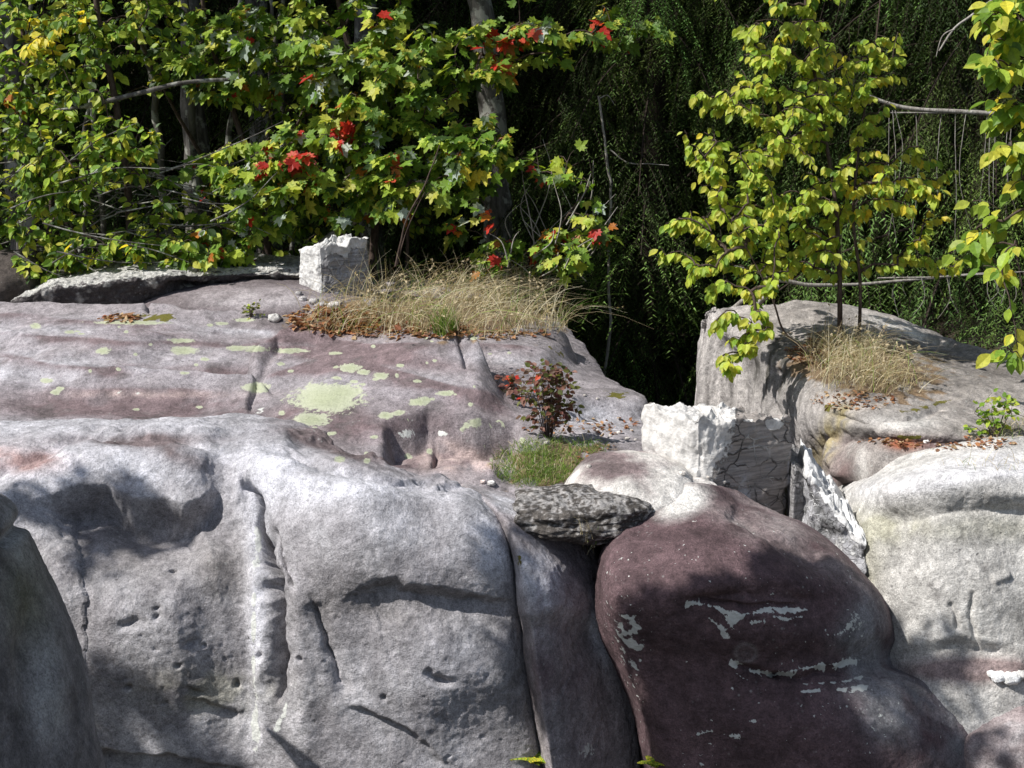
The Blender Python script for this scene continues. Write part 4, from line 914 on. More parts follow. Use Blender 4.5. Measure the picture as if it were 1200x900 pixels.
# ------------------------------------------------------------------ birch sapling (right)
hb = drop(F(985, 400, 6.1)[0], 6.1); rb = hb[0] if hb else F(985, 390, 6.1); rb = rb - np.array([0, 0, .03])
Yb = rb[1]
stemsB = [([rb, F(984, 320, Yb), F(978, 230, Yb), F(962, 130, Yb + .05), F(948, 40, Yb + .05), F(940, -60, Yb + .1), F(935, -200, Yb + .1)], .013, .004),
          ([rb + np.array([.09, .03, 0]), F(1008, 330, Yb), F(1000, 250, Yb - .05), F(1010, 150, Yb), F(1025, 60, Yb), F(1040, -80, Yb)], .009, .003),
          ([rb + np.array([-.12, -.08, 0]), F(920, 390, Yb - .1), F(905, 350, Yb - .15), F(880, 300, Yb - .15), F(850, 250, Yb - .2)], .006, .002)]
attB = cloud([(930, 50, Yb, 70, 60, .25, 46), (910, 120, Yb, 80, 60, .3, 60), (870, 190, Yb, 65, 60, .3, 44), (970, 170, Yb, 90, 70, .3, 62), (880, 250, Yb, 80, 45, .3, 52), (960, 250, Yb, 70, 50, .3, 44), (905, 292, Yb, 80, 32, .25, 52), (880, 335, Yb - .2, 60, 16, .15, 12), (960, 300, Yb, 50, 30, .2, 14),
              (1060, 230, Yb, 60, 40, .2, 18), (1080, 195, Yb, 45, 30, .2, 10), (1090, 300, Yb, 45, 25, .2, 8), (800, 285, Yb - .1, 40, 18, .1, 7), (1090, 280, Yb, 30, 40, .2, 6), (870, 385, Yb - .35, 40, 26, .12, 22), (850, 425, Yb - .4, 26, 16, .1, 7), (825, 160, Yb, 30, 22, .1, 9), (830, 115, Yb, 20, 12, .1, 5), (790, 262, Yb - .1, 30, 8, .1, 7), (820, 320, Yb - .2, 24, 12, .1, 6), (985, 100, Yb, 50, 60, .25, 26), (1020, 90, Yb, 40, 70, .2, 14), (1050, 60, Yb, 20, 30, .2, 4), (920, -40, Yb, 110, 50, .4, 50)])
tree('birch_sapling', rb, stemsB, attB, 'ovate', .043, ['lime', 'green', 'yellow'], [.84, .13, .03], 'yellow green birch sapling growing from the grassy top of the right rear rock', 'sapling', per=10, droop=1.15, tlen=.26,
     spots=[(1050, 230, 60, 'yellow', .25), (905, 40, 20, 'yellow', .4)])

# ------------------------------------------------------------------ right edge sapling
re = foot(1290, 6.3)
stemsE = [([re, F(1270, 300, 6.2), F(1250, 150, 6.1), F(1235, 0, 6.0), F(1230, -150, 6.0)], .02, .008)]
attE = cloud([(1175, 60, 5.7, 40, 70, .2, 26), (1185, 150, 5.7, 30, 50, .2, 16), (1175, 300, 5.6, 40, 24, .15, 9), (1185, 20, 5.7, 25, 40, .2, 12), (1165, 250, 5.7, 30, 40, .15, 6), (1175, 412, 5.4, 25, 10, .1, 4), (1230, 100, 5.8, 50, 160, .3, 50), (1130, 295, 5.7, 25, 20, .1, 4)])
tree('sapling', re, stemsE, attE, 'ovate', .078, ['green', 'lime', 'yellow'], [.55, .40, .05], 'sapling with large green oval leaves reaching in from the right edge', 'sapling', per=4, droop=.7, spots=[(1153, 40, 9, 'yellow', .9)])

# ------------------------------------------------------------------ maple (centre left)
rm = foot(430, 8.9)
stemsM = [([rm, F(440, 230, 8.9), F(430, 120, 8.8), F(400, 20, 8.8), F(380, -120, 8.8)], .03, .014),
          ([rm + np.array([.25, -.1, 0]), F(480, 240, 8.7), F(500, 180, 8.6), F(540, 140, 8.5)], .014, .004),
          ([rm + np.array([-.6, .2, 0]), F(300, 220, 9.0), F(270, 120, 9.0), F(240, 20, 9.0), F(230, -120, 9.0)], .026, .012)]
attM = cloud([(440, 100, 8.6, 90, 60, .4, 95), (420, 50, 8.6, 110, 50, .4, 55), (510, 190, 8.4, 85, 50, .3, 70), (380, 190, 8.4, 80, 60, .35, 85), (280, 225, 8.4, 75, 60, .3, 85), (300, 60, 8.8, 120, 60, .5, 60), (430, 230, 8.4, 60, 35, .3, 30), (560, 160, 8.4, 40, 30, .25, 26),
              (620, 40, 8.8, 60, 40, .3, 24), (560, 60, 8.6, 50, 50, .3, 22), (230, 290, 8.3, 60, 25, .25, 26), (400, -60, 8.8, 260, 60, .6, 120), (250, 60, 8.9, 60, 60, .3, 30), (730, 30, 8.9, 60, 30, .3, 12)])
tree('maple_tree', rm, stemsM, attM, 'maple', .092, ['green', 'lime', 'dull', 'silver', 'orange', 'red'], [.47, .30, .17, .035, .015, .01], 'green leaved maple with a few scarlet leaves overhanging the small white block', 'tree', per=7, droop=.75, tlen=.34,
     spots=[(405, 155, 14, 'red', .9), (348, 190, 14, 'red', .75), (310, 185, 12, 'red', .6), (555, 200, 18, 'yellow', .5), (590, 55, 30, 'red', .25), (290, 150, 9, 'red', .5), (390, 75, 40, 'silver', .25), (300, 20, 60, 'silver', .12), (700, 30, 12, 'red', .3)])

# ------------------------------------------------------------------ small maple (centre)
rs = foot(620, 8.6)
stemsS = [([rs, F(640, 300, 8.5), F(660, 260, 8.4), F(690, 220, 8.4)], .012, .004)]
attS = cloud([(600, 300, 8.3, 45, 26, .2, 16), (665, 290, 8.3, 45, 30, .2, 26), (690, 265, 8.3, 35, 30, .2, 12), (545, 290, 8.4, 30, 40, .2, 10), (560, 250, 8.3, 30, 20, .2, 5), (640, 195, 8.4, 60, 25, .2, 12)])
tree('maple_sapling', rs, stemsS, attS, 'maple', .078, ['green', 'lime', 'dull', 'orange', 'red', 'silver'], [.42, .26, .14, .07, .07, .04], 'small maple sapling turning red and orange above the dry grass', 'sapling', per=5, droop=.7)

# ------------------------------------------------------------------ oval leaved tree (left)
rl = foot(150, 8.7)
stemsL = [([rl, F(150, 230, 8.7), F(135, 120, 8.6), F(115, 20, 8.6), F(100, -120, 8.6)], .03, .015),
          ([rl + np.array([-.6, .2, 0]), F(60, 230, 8.8), F(40, 120, 8.7), F(20, 0, 8.7), F(0, -120, 8.7)], .02, .01),
          ([rl + np.array([.2, -.2, 0]), F(185, 260, 8.4), F(180, 230, 8.3), F(150, 160, 8.3)], .01, .005)]
attL = cloud([(60, 40, 8.5, 110, 55, .4, 90), (40, 130, 8.4, 70, 55, .35, 85), (140, 155, 8.2, 50, 22, .2, 22), (60, 200, 8.3, 70, 35, .3, 48), (130, 190, 8.2, 50, 22, .2, 24), (30, 260, 8.4, 60, 30, .3, 36), (130, 290, 8.3, 80, 30, .3, 64), (220, 290, 8.2, 45, 28, .2, 34), (60, 310, 8.3, 70, 20, .25, 44),
              (190, 230, 8.3, 40, 30, .2, 20), (120, 90, 8.5, 40, 40, .3, 16), (-60, 150, 8.5, 60, 160, .5, 80), (60, -60, 8.6, 160, 60, .5, 90), (200, 20, 8.9, 60, 40, .3, 20)])
tree('serviceberry_tree', rl, stemsL, attL, 'ovate', .066, ['green', 'lime', 'dull', 'yellow', 'silver'], [.45, .38, .14, .015, .015], 'bushy oval leaved green tree filling the left side behind the ledge', 'tree', per=7, droop=.6, tlen=.3,
     spots=[(50, 45, 28, 'yellow', .55), (105, 20, 10, 'yellow', .6), (8, 118, 14, 'orange', .3)])

# ------------------------------------------------------------------ leafy understory filling the left
ru = foot(260, 9.7)
attU = cloud([(80, 60, 9.4, 160, 80, .4, 110), (60, 200, 9.3, 130, 70, .4, 90), (330, 60, 9.5, 110, 70, .4, 70), (360, 160, 9.4, 90, 60, .4, 60), (180, 290, 9.2, 110, 30, .3, 60), (120, 20, 9.4, 200, 30, .4, 60), (340, 270, 9.2, 60, 30, .3, 26), (480, 80, 9.4, 60, 80, .3, 40), (500, 230, 9.3, 50, 50, .3, 22)])
tree('hazel_bush', ru, [([ru, F(250, 220, 9.7), F(200, 120, 9.6), F(150, 20, 9.6)], .02, .008), ([ru + np.array([.2, 0, 0]), F(330, 200, 9.6), F(370, 100, 9.6), F(420, 0, 9.6)], .02, .008), ([ru + np.array([-.9, .1, 0]), F(70, 240, 9.6), F(50, 140, 9.6)], .015, .006)],
     attU, 'ovate', .064, ['green', 'lime', 'dull'], [.5, .35, .15], 'loose leafy green bush standing behind the maple and the oval leaved tree', 'bush', per=7, droop=.7, tlen=.3)
# ------------------------------------------------------------------ trunks
def trunk(name, pts, r0, r1, label, cat, mat, group=None, wob=.03, seed=1, sides=14):
    V, f = tube_line(pts, r0, r1, sides, wob, seed); b = np.asarray(pts[0], float); o = obj(name, mk_mesh(name, V - b, [f]), mat, loc=b); tag(o, label, cat, group); return o
# crown template for tall forest maples (out of the frame overhead, they shade the woods)
def crown_leaves(n_, r, h, z0, seed):
    rg = np.random.default_rng(seed); cl = rg.normal(0, 1, (90, 3)); cl = unit(cl) * rg.uniform(.35, 1, (90, 1)) * np.array([r, r, h / 2]); cl[:, 2] += z0 + h / 2
    k = rg.integers(0, 90, n_); p = cl[k] + rg.normal(0, .38, (n_, 3)); ax = rg.normal(0, 1, (n_, 3)); ax[:, 2] -= .6; nr = rg.normal(0, .6, (n_, 3)) + [0, 0, 1]
    return place_leaves(leaf_tpl('quad'), p, ax, nr, rg.uniform(.10, .2, n_), pick(['dull', 'green'], [.6, .4], n_)), cl
LV, CLc = crown_leaves(15000, 2.6, 6.5, 4.3, 5); ME_crown = mk_mesh('crown', LV[0], [LV[1]], LV[3], smooth=False); ME_crown.materials.append(M_leaf)
tv = [tube_line([(0, 0, -.3), (.05, 0, 2), (-.05, .05, 5), (.05, 0, 9.5)], .11, .03, 12, .06, 3)]
for k in range(0, 60): 
    c3 = CLc[k]; z_ = max(3.6, c3[2] - 1.6); tv.append(tube_line([(0, 0, z_), c3 * np.array([.5, .5, 0]) + np.array([0, 0, z_ + (c3[2] - z_) * .7]), c3], .028, .006, 5, .03, k))
tv = joinq(tv); ME_trunk = mk_mesh('trunk', tv[0], [tv[1]]); ME_trunk.materials.append(M_bark)
def tall(px, Y, rz, s=1.0, lab='tall shaded forest maple trunk with its crown above the view', grp='tall maples in the shaded wood', loc=None):
    b = foot(px, Y) if loc is None else np.array([loc[0], loc[1], gz(*loc)]); e = empty('forest_maple', b, lab, 'tree', grp)
    e.rotation_euler = (0, 0, rz); e.scale = (s, s, s)
    for nm, me in (('trunk', ME_trunk), ('crown', ME_crown)):
        o = bpy.data.objects.new(nm, me); C.objects.link(o); o.parent = e
# big grey trunk
bt = foot(585, 9.6)
e = empty('maple_tree', bt, 'thick grey lichen patched trunk rising behind the maple leaves', 'tree')
V, f = tube_line([bt, F(582, 250, 9.6), F(576, 120, 9.6), F(562, 0, 9.6), F(555, -150, 9.6), F(560, -600, 9.7)], .105, .06, 20, .03, 4)
obj('trunk', mk_mesh('trunk', V - bt, [f]), M_bark, e)
o = bpy.data.objects.new('crown', ME_crown); C.objects.link(o); o.parent = e; o.location = (0, .5, 0)
for i_, (px, Y, rz, s) in enumerate([(230, 10.4, 1, 1), (30, 10.8, 2, 1.05), (320, 11.5, 3, 1.1), (440, 10.9, 4, 1.0), (760, 10.6, 5, 1.0), (930, 11.4, .5, 1.1), (1120, 10.4, 1.5, 1.0), (-200, 10.2, 2.5, 1.1), (-450, 11, .2, 1.1), (640, 13, 3.3, 1.2), (180, 13.5, 5.5, 1.2), (850, 14, 1.1, 1.2), (1250, 13, 2.2, 1.2), (500, 15, 4.4, 1.2), (-100, 14, 4, 1.2)]):
    tall(px, Y, rz, s)
# slim grey stems of the thicket on the left
for i_, (px, lean, r_) in enumerate([(205, -35, .030), (232, -10, .034), (262, 14, .024), (300, 22, .02), (90, 20, .018), (345, -20, .02), (120, -18, .022), (20, 12, .02)]):
    b = foot(px, 9.7 + .15 * (i_ % 3)); Y = b[1]
    trunk('slim_trunk', [b, F(px + lean * .5, 180, Y), F(px + lean, 60, Y), F(px + lean * 1.7, -80, Y), F(px + lean * 2, -400, Y)], r_ , r_ * .5, 'slim grey stem in the dim thicket on the left', 'tree trunk', M_bark, 'slim stems of the thicket', .05, 20 + i_, 9)
# dead snag
b = foot(712, 8.8)
e = empty('dead_sapling', b, 'thin pale dead sapling with bare side twigs in front of the dark hemlocks', 'dead tree')
parts = [tube_line([b, F(716, 260, 8.8), F(712, 190, 8.8), F(702, 112, 8.8)], .010, .007, 8, .05, 3), tube_line([F(713, 175, 8.8), F(735, 190, 8.8), F(760, 193, 8.8), F(785, 195, 8.8)], .006, .002, 6, .03, 5),
         tube_line([F(703, 115, 8.8), F(712, 112, 8.8), F(720, 122, 8.8)], .004, .002, 5, .01, 6)]
V, f = joinq(parts); obj('trunk', mk_mesh('trunk', V - b, [f]), M_dead, e)

# fallen / dead branches
def stick(name, segs, label, cat, mat=None, group=None):
    parts = []
    for k, (pts, r0, r1) in enumerate(segs): parts.append(tube_line([F(*p) for p in pts], r0, r1, 8, .012, 50 + k))
    V, f = joinq(parts); b = F(*segs[0][0][0]); o = obj(name, mk_mesh(name, V - b, [f]), mat or M_dead, loc=b); tag(o, label, cat, group); return o
stick('dead_branch', [([(858, 362, 6.9), (905, 330, 6.95), (950, 334, 7), (1010, 333, 7.05), (1100, 325, 7.1), (1180, 318, 7.2)], .012, .006), ([(912, 335, 6.95), (885, 358, 6.9), (870, 372, 6.85)], .01, .008), ([(905, 330, 6.95), (885, 318, 6.95), (860, 312, 6.9)], .007, .003)], 'pale forked dead branch lying behind the top of the right rear rock', 'branch')
stick('dead_branch', [([(1015, 112, 7.6), (1060, 126, 7.6), (1110, 130, 7.6), (1165, 133, 7.6), (1230, 136, 7.6)], .009, .014)], 'pale straight dead branch crossing the hemlock at upper right', 'branch')
stick('dead_branch', [([(1100, 60, 7.4), (1118, 34, 7.4), (1140, 18, 7.4), (1170, -5, 7.4)], .004, .008), ([(1118, 34, 7.4), (1105, 42, 7.4), (1098, 66, 7.4)], .004, .002)], 'thin pale twig near the top right corner', 'branch')
stick('fallen_log', [([(370, 292, 8.5), (400, 268, 8.6), (430, 248, 8.8), (450, 238, 9.1)], .03, .022)], 'grey fallen log leaning behind the small white block', 'log', M_dead)
stick('dead_branch', [([(100, 125, 8.3), (160, 110, 8.35), (215, 97, 8.4), (275, 93, 8.5)], .016, .010), ([(60, 130, 8.3), (110, 124, 8.3)], .008, .01)], 'mossy brown branch slanting through the left foliage', 'branch', M_bark)
stick('twig', [([(463, 312, 8.0), (470, 285, 8.0), (480, 250, 8.0), (500, 210, 8.0), (515, 170, 8.05)], .007, .003), ([(478, 255, 8.0), (492, 235, 8.0), (505, 225, 8.0)], .003, .0015), ([(466, 310, 8.0), (476, 270, 8.02), (498, 225, 8.05)], .004, .002)], 'reddish bare stem rising from the dry grass right of the small white block', 'twig', M_twig)
tw = []
for k in range(26):
    x0 = RNG.uniform(590, 700); y0 = RNG.uniform(260, 330); Y = RNG.uniform(8.1, 8.6); a = RNG.uniform(-2.6, -.4); L = RNG.uniform(30, 110); x1 = x0 + math.cos(a) * L; y1 = y0 + math.sin(a) * L
    tw.append(([(x0, y0, Y), ((x0 + x1) / 2 + RNG.uniform(-18, 18), (y0 + y1) / 2 + RNG.uniform(-14, 10), Y), (x1, y1, Y + .05)], .0045, .0015))
stick('brush', tw, 'tangle of bare grey twigs above the dry grass', 'brush')
tw = []
for k in range(90):
    x0 = RNG.uniform(-20, 260); y0 = RNG.uniform(190, 320); Y = RNG.uniform(8.0, 9.2); a = RNG.uniform(-.7, .5); L = RNG.uniform(50, 150)
    tw.append(([(x0, y0, Y), (x0 + math.cos(a) * L / 2, y0 + math.sin(a) * L / 2 + RNG.uniform(-14, 8), Y), (x0 + math.cos(a) * L, y0 + math.sin(a) * L, Y + .05)], .005, .0015))
stick('brush', tw, 'grey dead brushwood heaped below the oval leaved tree', 'brush', M_bark)

# ------------------------------------------------------------------ hemlocks
def bough(L, rg, dens=1.0, ns=.016):
    """drooping spray along +x, length L; returns needles + twig tubes"""
    A = []; Bn = []; R = []; NPo = []; NA = []
    def axis_pt(t): return np.array([L * t * (1 - .12 * t), 0, -.38 * L * t ** 2 + .05 * L * t])
    ts = np.linspace(0, 1, 9)
    for a_, b_ in zip(ts[:-1], ts[1:]): A.append(axis_pt(a_)); Bn.append(axis_pt(b_)); R.append(.006 * (1 - a_) * L + .0015)
    nt_ = int(26 * L * dens) + 6
    for k in range(nt_):
        t = .12 + .88 * (k + rg.random()) / nt_; p = axis_pt(t); sgn = 1 if k % 2 else -1; l = (.42 * L * (1 - t) ** .7 + .10) * rg.uniform(.6, 1.1); l = min(l, .5)
        dirv = unit(np.array([.5, sgn * rg.uniform(.3, .8), rg.uniform(-1.5, -.3)])); m_ = max(3, int(l / .10))
        prev = p; pts = [p]
        for q_ in range(1, m_ + 1):
            u = q_ / m_; pts.append(p + dirv * l * u + np.array([0, 0, -.45 * l * u * u]))
        pts = np.array(pts)
        for a_, b_ in zip(pts[:-1], pts[1:]): A.append(a_); Bn.append(b_); R.append(.0012)
        subs = [(pts, l)]
        for q_ in range(1, len(pts)):   # tertiary twigs
            for s2 in (-1, 1):
                if rg.random() < .85:
                    l2 = rg.uniform(.05, .13); d2 = unit(dirv + s2 * np.cross(dirv, [0, 0, 1]) * .8 + np.array([0, 0, rg.uniform(-1.0, -.3)])); pp = np.array([pts[q_], pts[q_] + d2 * l2 * .5, pts[q_] + d2 * l2 + np.array([0, 0, -.2 * l2])]); subs.append((pp, l2))
        for pts2, l_ in subs:
            sl = np.r_[0, np.cumsum(np.linalg.norm(np.diff(pts2, axis=0), axis=1))]; n_ = int(sl[-1] / (.0068 / dens))
            if n_ < 2: continue
            s_ = np.linspace(0, sl[-1], n_); pos = np.stack([np.interp(s_, sl, pts2[:, c2]) for c2 in range(3)], -1); d_ = unit(pts2[-1] - pts2[0])
            sd_ = unit(np.cross(d_, [0, 0, 1])); sg_ = np.where(np.arange(n_) % 2, 1, -1)[:, None]
            NPo.append(pos); NA.append(d_ * .8 + sd_ * sg_ + rg.normal(0, .15, (n_, 3)))
    pos = np.concatenate(NPo); ax = np.concatenate(NA); n_ = len(pos)
    col = np.array([.056, .10, .022]) * rg.uniform(.6, 1.5, (n_, 1)); tipm = rg.random(n_) < .15; col[tipm] = np.array([.11, .20, .05])
    nee = place_leaves(leaf_tpl('needle'), pos, ax, np.tile([0, 0, 1.], (n_, 1)) + rg.normal(0, .3, (n_, 3)), rg.uniform(.8, 1.3, n_) * ns * 1.1, col)
    W = tubes(np.array(A), np.array(Bn), np.array(R), np.array(R) * .85, 4); return nee, W
def hemlock_mesh(H, nb, rg, dens, ns, variants=6, rmax=2.0):
    nee = []; wood = [tube_line([(0, 0, -.2), (.03, 0, H * .4), (-.03, .02, H * .8), (0, 0, H)], .10, .012, 10, .03, 2)]
    tp = [bough(1.0, rg, dens, ns) for _ in range(variants)]
    for k in range(nb):
        t = (k + rg.random()) / nb; z = .5 + (H - .6) * t; L = rmax * (1 - t) ** .75 * rg.uniform(.7, 1.1) + .25; a = k * 2.399 + rg.normal(0, .3)
        (v, t_, q_, c_2), (wv, wf) = tp[k % variants]
        R_ = np.array([[math.cos(a), -math.sin(a), 0], [math.sin(a), math.cos(a), 0], [0, 0, 1.]]); til = rg.uniform(-.25, .3); R2 = np.array([[math.cos(til), 0, math.sin(til)], [0, 1, 0], [-math.sin(til), 0, math.cos(til)]])
        M_ = R_ @ R2; nee.append(((v * L) @ M_.T + [0, 0, z], t_, q_, c_2 * rg.choice([.45, .8, 1.1, 1.6]) * np.array([rg.uniform(.9, 1.25), 1, 1]))); wood.append(((wv * L) @ M_.T + [0, 0, z], wf))
    return join(nee), joinq(wood)
rg = np.random.default_rng(3)
hm = hemlock_mesh(7.5, 125, rg, .80, .018)
ME_hn = mk_mesh('crown', hm[0][0], [hm[0][1]], hm[0][3], smooth=False); ME_hn.materials.append(M_needle); ME_hw = mk_mesh('trunk', hm[1][0], [hm[1][1]]); ME_hw.materials.append(M_hbark)
def hemlock(px, Y, rz, s, lab, grp=None, dz=0):
    b = foot(px, Y) + np.array([0, 0, dz]); e = empty('hemlock_tree', b, lab, 'tree', grp); e.rotation_euler = (0, 0, rz); e.scale = (s, s, s)
    for nm, me in (('trunk', ME_hw), ('crown', ME_hn)):
        o = bpy.data.objects.new(nm, me); C.objects.link(o); o.parent = e
hemlock(760, 10.0, .3, 1.0, 'dark drooping hemlock seen through the gap between the ledge and right rear rock', dz=-.5)
hemlock(1150, 9.0, 2.2, .95, 'hemlock with hanging green sprays behind the right rear rock')
hemlock(960, 10.0, 1.2, 1.05, 'dark hemlock directly behind the birch sapling')
for (px, Y, rz, s) in [(660, 11.6, 3, 1.1), (850, 12, 5, 1.1), (1250, 10.8, 4, 1.1), (1060, 12.2, 1, 1.1), (420, 12.2, 2, 1.1), (250, 13, 0, 1.1), (80, 12.5, 4, 1.1), (-80, 13.2, 1, 1.1), (540, 13.2, 3, 1.2), (740, 14, 2, 1.2), (950, 14.5, 5, 1.2), (1180, 14.5, 3, 1.2), (340, 15, 1, 1.2), (150, 16, 2, 1.2), (-50, 17, 5, 1.3), (600, 17, .3, 1.3), (850, 18, 2, 1.3), (1100, 18, 4, 1.3), (420, 18, 4, 1.3), (1300, 16, 1, 1.3)]:
    hemlock(px, Y, rz, s, 'shaded hemlock deep in the dark wood', 'hemlocks deep in the wood')
for y_, Ys, L0, L1, n_, lab in ((132, 7.6, 60, 170, 13, 'long thin dead twigs hanging from the pale straight branch at upper right'), (326, 7.08, 20, 50, 11, 'short dead twigs hanging from the forked pale branch behind the right rear rock')):
    tw = [([(1030, y_, Ys), (1110, y_ - (0 if y_ < 200 else 2), Ys), (1200, y_ - (0 if y_ < 200 else 8), Ys + .05)], .004, .003)]
    for k in range(n_):
        x0 = RNG.uniform(1030, 1200); L = RNG.uniform(L0, L1); tw.append(([(x0, y_ - 3, Ys), (x0 + RNG.uniform(-8, 8), y_ + L / 2, Ys), (x0 + RNG.uniform(-14, 14), y_ + L, Ys)], .0022, .0008))
    stick('hanging_twigs', tw, lab, 'twigs')

# ================================================================== GRASS AND LITTER
def blades(pos, L, lean, wd, col, seg_=5, spread=None):
    """curved strips: pos (n,3), L lengths, lean (n,3) horizontal bend dir*amount"""
    n_ = len(pos); t = np.linspace(0, 1, seg_ + 1)[None, :, None]
    up = np.array([0, 0, 1.])[None, None]; d0 = lean[:, None] * .35
    P = pos[:, None] + L[:, None, None] * (up * (t - .0) * (1 - .45 * np.linalg.norm(lean, axis=1)[:, None, None] * t ** 1.5) + d0 * t + lean[:, None] * t ** 2 * .65)
    s = unit(np.cross(np.gradient(P, axis=1), RNG.normal(0, 1, (n_, 1, 3))))
    w_ = wd[:, None, None] * (1 - t * .85); V = np.stack([P - s * w_, P + s * w_], 2).reshape(n_, -1, 3)
    k = np.arange(seg_); f = np.stack([2 * k, 2 * k + 1, 2 * k + 3, 2 * k + 2], -1); F_ = (f[None] + (np.arange(n_) * (2 * seg_ + 2))[:, None, None]).reshape(-1, 4)
    return V.reshape(-1, 3), np.zeros((0, 3), int), F_, np.repeat(col, 2 * seg_ + 2, 0)
def scatter(specs, ontop=None):
    """specs: (px,py,rx,ry,n) image ellipses -> surface points"""
    out_ = []
    for px, py, rx, ry, n_ in specs:
        for _ in range(n_):
            a = RNG.uniform(0, 6.283); r_ = RNG.random() ** .5; h = hit(px + math.cos(a) * rx * r_, py + math.sin(a) * ry * r_)
            if h is not None and h[1][2] > .25 and h[0][1] < 10: out_.append(h[0])
    return np.array(out_)
STRAW = [(.62, .54, .36), (.54, .45, .28), (.72, .66, .48), (.42, .34, .21)]; GRN = [(.17, .29, .05), (.24, .34, .07), (.11, .21, .04)]
def gcol(n_, pg): 
    a = np.array(STRAW)[RNG.integers(0, 4, n_)]; b2 = np.array(GRN)[RNG.integers(0, 3, n_)]; m = RNG.random(n_) < pg; a[m] = b2[m]; return a * RNG.uniform(.75, 1.15, (n_, 1))
def grass(name, specs, L0, L1, bend, pg, wd, label, bias=(0, 0, 0), heads=0.0):
    p = scatter(specs); n_ = len(p); a = RNG.uniform(0, 6.283, n_); am = RNG.uniform(.1, 1, n_) ** .8 * bend
    lean = np.stack([np.cos(a) * am, np.sin(a) * am, 0 * a], -1) + np.array(bias) * RNG.uniform(.3, 1, (n_, 1)); L = RNG.uniform(L0, L1, n_)
    c = gcol(n_, pg); B_ = [blades(p - [0, 0, .01], L, lean, wd * RNG.uniform(.6, 1.3, n_), c)]
    if heads:
        k = RNG.random(n_) < heads; kp = p[k]; kl = lean[k]; kL = L[k]; tips = kp + kL[:, None] * (np.array([0, 0, 1.]) * (1 - .45 * np.linalg.norm(kl, axis=1)[:, None]) + kl)
        for _ in range(5):
            m_ = len(kp); B_.append(place_leaves(leaf_tpl('quad'), tips - unit(kl + [0, 0, .2]) * RNG.uniform(0, .06, (m_, 1)), kl + RNG.normal(0, .4, (m_, 3)), RNG.normal(0, 1, (m_, 3)), RNG.uniform(.012, .022, m_), np.array([[.5, .42, .28]]) * RNG.uniform(.7, 1.2, (m_, 1))))
    V, t, q, c = join(B_); o = obj(name, mk_mesh(name, V, [t, q], c, smooth=False), M_dry); tag(o, label, kind='stuff'); return o
BV = BVHTree.FromPolygons(np.concatenate([v for v, f, n_ in ROCKS]).tolist(),
      np.concatenate([f + o_ for (v, f, n_), o_ in zip(ROCKS, np.r_[0, np.cumsum([len(v) for v, f, n_ in ROCKS])[:-1]])]).tolist())
grass('dry_grass', [(500, 368, 90, 22, 280), (585, 352, 60, 18, 380), (610, 350, 34, 14, 320), (450, 352, 50, 16, 130), (560, 385, 110, 12, 330), (640, 375, 34, 14, 150), (400, 375, 50, 14, 90), (470, 390, 110, 7, 130), (540, 345, 60, 10, 200)], .08, .36, 1.25, .10, .0015, 'straw coloured dry grass flopping over the back of the ledge', bias=(.5, -.25, 0), heads=.08)
grass('grass_tuft', [(522, 390, 14, 6, 170)], .07, .17, .6, .95, .0018, 'small fresh green grass tuft in front of the dry grass')
grass('dry_grass', [(990, 420, 45, 18, 330), (1000, 440, 55, 22, 330), (1045, 452, 45, 12, 170), (965, 420, 20, 26, 90)], .06, .26, 1.2, .06, .0013, 'brown dry grass tuft around the birch sapling foot', bias=(.4, -.2, 0), heads=.05)
grass('green_grass', [(645, 553, 66, 24, 1900), (612, 543, 36, 26, 1100), (670, 560, 60, 16, 700), (690, 525, 26, 8, 150), (650, 525, 50, 12, 500)], .015, .055, 1.0, .85, .0014, 'short green grass patch on the ledge beside the dark pitted rock')
grass('dry_stalks', [(650, 545, 70, 30, 45)], .06, .14, .5, .1, .001, 'few thin dry stalks standing over the green grass patch')
grass('dry_grass', [(685, 622, 22, 8, 50), (690, 640, 10, 14, 40)], .06, .16, .9, .2, .001, 'sparse dry grass hanging in the crack beside the purple boulder', bias=(.0, -.3, 0))
grass('dry_grass', [(1160, 545, 60, 8, 60), (1180, 505, 30, 10, 220)], .02, .08, 1., .25, .0011, 'sparse short dry grass at the right edge on the rear rock')
def litter(name, specs, size, pal, label):
    p = scatter(specs); n_ = len(p); c = np.array(pal)[RNG.integers(0, len(pal), n_)] * RNG.uniform(.6, 1.2, (n_, 1)); ax = RNG.normal(0, 1, (n_, 3)); ax[:, 2] *= .25
    V, t, q, c = place_leaves(leaf_tpl('ovate'), p + [0, 0, .006], ax, np.tile([0, 0, 1.], (n_, 1)) + RNG.normal(0, .35, (n_, 3)), RNG.uniform(.5, 1.3, n_) * size, c)
    o = obj(name, mk_mesh(name, V, [t, q], c, smooth=False), M_dry); tag(o, label, kind='stuff')
LP = [(.36, .17, .08), (.42, .24, .13), (.28, .12, .07), (.50, .36, .22), (.20, .11, .07)]
litter('fallen_leaves', [(395, 375, 60, 16, 420), (470, 388, 110, 10, 260), (140, 373, 24, 4, 60), (560, 392, 90, 6, 120)], .035, LP, 'reddish brown fallen leaves before the dry grass at the back')
litter('fallen_leaves', [(960, 415, 40, 16, 380), (1000, 470, 50, 12, 160), (1040, 515, 60, 6, 80), (1110, 520, 80, 8, 200)], .019, LP, 'reddish brown fallen leaves around the birch sapling foot')
litter('fallen_leaves', [(660, 500, 50, 12, 60), (700, 540, 30, 20, 40), (720, 500, 30, 10, 60)], .02, LP, 'small fallen leaves and bits around the green grass patch')

